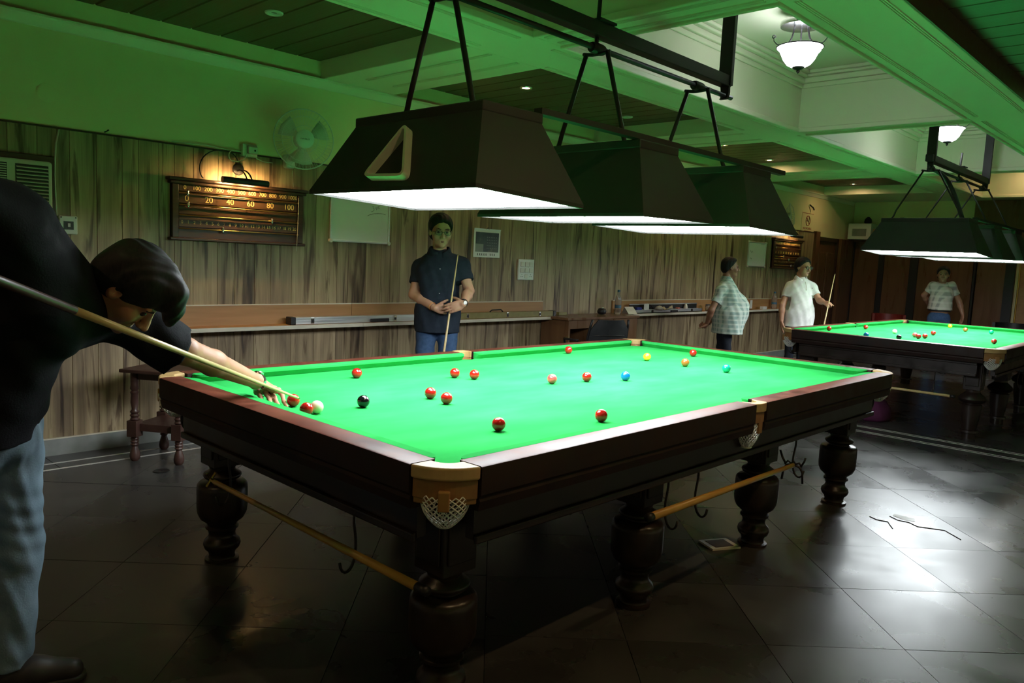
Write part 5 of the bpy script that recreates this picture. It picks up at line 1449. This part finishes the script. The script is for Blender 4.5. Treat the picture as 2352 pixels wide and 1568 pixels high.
# watch, wrist threads, shirt buttons
wd = nrm(aL[2]-aL[1]); wc = aL[2]-wd*.02-o_
MB().disc_lathe([(.030,-.010),(.034,-.008),(.034,.008),(.030,.010)], wc, wd, 18).build('watch_strap', M['black'], RA, smooth=True, auto=40)
MB().disc_lathe([(.017,0),(.018,.006),(.015,.010),(.002,.010)], wc-_d*.031+IR*.012, -_d+IR*.4, 16).build('watch_face', M['chrome'], RA, smooth=True, auto=40)
wd = nrm(aR[2]-aR[1])
for k_, (c_, mm) in enumerate(((.025, red), (.042, pmat('orange thread', (.6,.25,.04), .7)))):
    MB().tube([aR[2]-wd*c_-o_+(.031+.002*k_)*(math.cos(t)*nrm(np.cross(wd, (0,0,1)))+math.sin(t)*np.cross(wd, nrm(np.cross(wd, (0,0,1))))) for t in np.linspace(0, 2*math.pi, 17)], .0022, 5, False).build('wrist_thread', mm, RA)
for z, ff in ((1.36,.120), (1.26,.128), (1.16,.134), (1.06,.140), (.95,.142)):
    MB().disc_lathe([(.006,0),(.006,.003),(.004,.004)], PA(0, ff, z)-o_, fA*np.array((1,1)) if False else np.array([fA[0], fA[1], 0]), 10).build('button', M['stone'], RA)

# ---- man in white polo holding a cue ------------------------------------------------------
locB = (8.73, 2.70); fB = nrm((-.55,-.83))
tB = (np.array([*locB, 1.0])-CAM)@_d
aR = (at(1814,657,tB+.02), at(1797,700,tB-.03), at(1795,737,tB-.06)); aL = (at(1865,658,tB-.03), at(1882,690,tB-.12), at(1902,698,tB-.30))
ctB = at(1918,628,tB-.32); cbB = at(1893,745,tB-.32); dB = nrm(cbB-ctB); cbB = ctB+dB*(ctB[2]-.012)/(-dB[2])
gB = ctB+dB*((ctB[2]-aL[2][2])/(-dB[2]))
aLw = gB-nrm(gB-aL[1])*.085
aL = (aL[0], aL[1], aLw)
hands = [(aR[2], V(0,0,-1)+IR*.05, -IR*-.6+_d*.0+IR*.6, -_d, [(.15,.25,.2),(.2,.3,.2),(.25,.35,.25),(.3,.35,.25)], dict(thumb=(.8,.4,.2,.3))),
         (aLw, gB-aLw, _d*.9, V(0,0,1), [(.9,1.2,.8)]*4, dict(thumb=(.6,.3,.6,.6)))]
RB, PB, LB, HB = standing('person in a white polo shirt with a cue, standing behind the far table', 'person', locB, fB, 1.665, SKIN2, WHITEC, DARKT, .735, .60, aR, aL,
                          hands=hands, glasses=True, belly=.038, widths=1.05, headdir=(-.30,-.95,-.10), h=.006)
cue_stick(ctB, cbB, 'pale cue held by the man in the white polo shirt')
o_ = np.array(RB.location)
MB().tube([PB(-.085,.135,1.27)-o_, PB(-.085,.138,1.255)-o_], .004, 5).build('chest_logo', M['black'], RB)
MB().tube([PB(0,.10,1.345)-o_, PB(0,.128,1.29)-o_, PB(.0,.140,1.23)-o_], .004, 6).build('placket', M['edge'], RB)

# ---- man in checked shirt, hands behind his back ---------------------------------------------
locC = (7.42, 3.08); fC = nrm((.72,-.69))
tC = (np.array([*locC, 1.0])-CAM)@_d
aR = (at(1657,664,tC-.15), at(1634,712,tC-.16), at(1624,742,tC-.02)); aL = (at(1668,662,tC+.17), at(1650,710,tC+.22), at(1628,742,tC+.06))
hands = [(aR[2], -IR*.5-V(0,0,.5)+_d*.8, V(0,0,.3)-IR*.6, -IR, [(1.2,1.3,.9)]*4, dict(thumb=(.5,.5,.4,.4))),
         (aL[2], -IR*.5-V(0,0,.5)-_d*.6, V(0,0,.3)-IR*.6, -IR, [(1.2,1.3,.9)]*4, dict(thumb=(.5,.5,.4,.4)))]
RC, PC, LC, HC = standing('person in a pale green checked shirt seen in profile with hands clasped behind', 'person', locC, fC, 1.61, SKIN3, CHK, DARKT, .655, .62, aR, aL,
                          hands=hands, belly=.105, widths=1.08, headdir=(.66,-.75,-.02), h=.006, hair_front=(.045,.075))
# ---- background man in a dim checked shirt ---------------------------------------------------------
locE = (11.9, 1.80); fE = nrm(CAM[:2]-np.array(locE))
tE = (np.array([*locE, 1.0])-CAM)@_d
aR = (at(2143,655,tE), at(2122,678,tE+.12), at(2132,700,tE+.25)); aL = (at(2186,655,tE-.02), at(2203,692,tE), at(2211,722,tE-.05))
hands = [(aL[2], V(0,0,-1), -IR, -_d, [(.2,.3,.2)]*4, dict(thumb=(.8,.4,.2,.3)))]
standing('person in a dim grey checked shirt and jeans standing beyond the far table', 'person', locE, fE, 1.66, SKIN3, CHK2, JEANS, .985, .60, aR, aL, hands=hands, belly=.03, tuck=True, h=.008)
# ---- the player bending over the end of the near table ---------------------------------------------
RP = empty('person', (-.85, 1.05, 0), 'person in black shirt and faded jeans bending over the near table to play', 'person')
op = np.array(RP.location)
tip = V(.098, 1.012, .876); Pb = at(0, 645, 1.9); dcue = nrm(Pb-tip)
butt = tip+dcue*1.52
cue_stick(tip, butt, 'cue being played by the bending man, its tip at the cue ball', .0049, .0150)
headc = at(300, 662, 2.36)
look = nrm(IR*.52-V(0,0,.82)+_d*.10)
hup = nrm(IR*.80+V(0,0,.52))
hsc = 1.06
pel = V(-1.03, .99, .95); chest = V(-.90, .83, 1.28)
shL = at(262, 716, 2.50); shR = at(5, 520, 2.02)
elL = at(425, 806, 2.66); 
wrL = onz(590, 876, .93); 
elR = at(-230, 400, 1.72); grip = tip+dcue*1.445
S = Field(.0045)
HMp, Lp = add_head(S, headc, look, hup, hsc)
nb = at(205, 668, 2.36)
S.cap(headc-look*.03-HMp[:,2]*.06, nb, .058, .066, .03)
S.cap(pel, chest, .14, .14, .04); S.cap(chest, nb, .12, .07, .05)
for s_, (a, b, c) in (('L', (shL, elL, wrL)), ('R', (shR, elR, grip+V(0,0,.05)))):
    S.cap(nb-V(.04,0,.03), a, .06, .055, .04)
    S.cap(a, b, .052, .045, .03); m_ = b+(c-b)*.35; S.cap(b, m_, .046, .047, .02); S.cap(m_, c, .046, .029, .02)
# bridge hand: palm raised, fingers splayed on the cloth, cue in the V of the thumb
kn = [onz(*q, z) for q, z in (((630,893), .876), ((616,890), .882), ((600,892), .882), ((590,900), .874))]
pc_ = sum(kn)/4
S.cap(wrL, pc_, .028, .026, .02); 
for q in kn: S.cap(wrL+(q-wrL)*.35, q, .018, .0125, .012)
S.cap(kn[0], kn[3], .013, .012, .01)
fing = [[(630,893,.876), (648,906,.866), (652,922,.848), (659,934,.8375)],
        [(618,892,.882), (630,912,.868), (637,928,.848), (646,938,.8375)],
        [(604,893,.882), (618,914,.866), (622,930,.848), (632,933,.8375)],
        [(592,900,.874), (599,912,.862), (602,924,.848), (606,927,.8375)]]
for fg in fing:
    S.chain([onz(a, b, z) for a, b, z in fg], [.0105,.0098,.0088,.0072], .004)
th = [onz(606,886,.900), onz(624,893,.897), onz(634,897,.896), onz(641,894,.901)]
S.chain(th, [.0150,.0125,.0115,.0090], .008)
add_hand(S, grip+V(.0,.0,.052), V(0,0,-1), -_d*.3+V(.6,-.2,0), V(1,0,0), [(.8,1.2,.8)]*4, thumb=(.6,.4,.5,.5))
S.build('body', SKIN2, RP, 2)
# hair with a forelock hanging off the forehead
eyes_and_hair(RP, HMp, Lp, hsc, h=.0045, tuft=[((0,.02,.112),(0,.075,.100),.030,.032), ((0,.075,.100),(.0,.112,.070),.030,.024), ((0,.112,.072),(.0,.135,.040),.022,.017)])
# shirt
S = Field(.006)
S.ell(pel+V(.03,0,.05), (.185,.18,.16), None, .05); S.cap(pel+V(.03,.02,-.10), pel+V(.02,0,.05), .170, .168, .05)
mid = (pel+chest)/2
S.cap(pel+V(0,0,.05), mid, .160, .150, .06); S.cap(mid, chest, .150, .155, .06); S.cap(chest, nb-V(.02,0,.05), .150, .075, .06)
S.cap(chest, shR, .15, .115, .07); S.cap(nb-V(.02,0,.03), shR, .065, .10, .06); S.cap(chest+V(0,.02,-.03), shL, .13, .085, .06)
S.cap(nb-V(.03,0,.04), shL, .07, .07, .05)
S.cap(shR, shR+(elR-shR)*.75, .095, .085, .05)
slv = shL+(elL-shL)*.98; S.cap(shL, slv, .082, .078, .05); S.cap(shL+(elL-shL)*.5+V(0,0,-.03), slv+V(0,0,-.035), .06, .07, .05)
d_ = nrm(elL-shL); c_ = shL+(elL-shL)*.93
def cutf(X, c_=c_, d_=d_):
    q = X-c_; a = q@d_; rad = np.sqrt(np.maximum((q*q).sum(-1)-a*a, 0)); return np.maximum(-a, np.maximum(rad-.14, a-.25))
S.ops.append(('s', c_-.16, c_+.26, cutf, 0))
S.wrinkle(lambda X: .006*np.sin(X@np.array((23.,17.,31.)))*np.sin(X@np.array((-19.,29.,13.)))+.003*np.sin(X@np.array((50.,-41.,22.))))
S.plane((-.9,1.0,.868), (.06,.05,-1))
s_ = S.build('shirt', BLACKC, RP, 2)
cp = [nb+.070*(math.cos(t)*nrm(np.cross(nrm(headc-nb), (0,0,1)))+math.sin(t)*np.cross(nrm(headc-nb), nrm(np.cross(nrm(headc-nb), (0,0,1)))))-op for t in np.linspace(0, 2*math.pi, 25)]
c_ = MB().tube(cp, .011, 8, False).build('collar', BLACKC, RP, smooth=True); c_.parent = s_
MB().tube([p+nrm(headc-nb)*.013 for p in cp], .0025, 6, False).build('neck_chain', M['edge'], RP, smooth=True)
# jeans: weight on the near leg, other leg behind
hipL, hipR = V(-.92, 1.06, .88), V(-1.06, .95, .88)
knL, anL = V(-.885, 1.10, .48), V(-.905, 1.12, .09); knR, anR = V(-1.18, .80, .48), V(-1.28, .62, .09)
S = Field(.006)
S.ell(pel+V(.04,.02,-.07), (.165,.16,.12), None, .04)
S.cap(hipL, knL, .118, .088, .04); S.cap(knL, anL, .086, .080, .03); S.cap(hipR, knR, .115, .085, .04); S.cap(knR, anR, .084, .078, .03)
S.plane((0,0,.075), (0,0,-1))
S.wrinkle(lambda X: .0042*np.sin(X[..., 2]*33+5*np.sin(X[..., 0]*17+X[..., 1]*9)+6*X[..., 1])*np.sin(X[..., 2]*7+X[..., 0]*27+2)**2+.0016*np.sin(X@np.array((47.,-33.,61.))+4*np.sin(X[..., 2]*11)))
S.build('jeans', FADED, RP, 2)
shoe(RP, anL*V(1,1,0)+V(-.05,-.0,0), V(.92,-.40,0)); shoe(RP, anR*V(1,1,0)-V(.02,0,0), V(.9,.2,0))
# wristwatch
wd = nrm(kn[1]-elL); wc = wrL-op+wd*.004
MB().disc_lathe([(.031,-.011),(.035,-.009),(.035,.009),(.031,.011)], wc, wd, 20).build('watch_strap', M['chrome'], RP, smooth=True, auto=40)
un = nrm(V(0,0,1)-wd*wd[2])
MB().disc_lathe([(.019,0),(.020,.007),(.016,.011),(.002,.011)], wc+un*.031, un, 18).build('watch_face', M['chrome'], RP, smooth=True, auto=40)
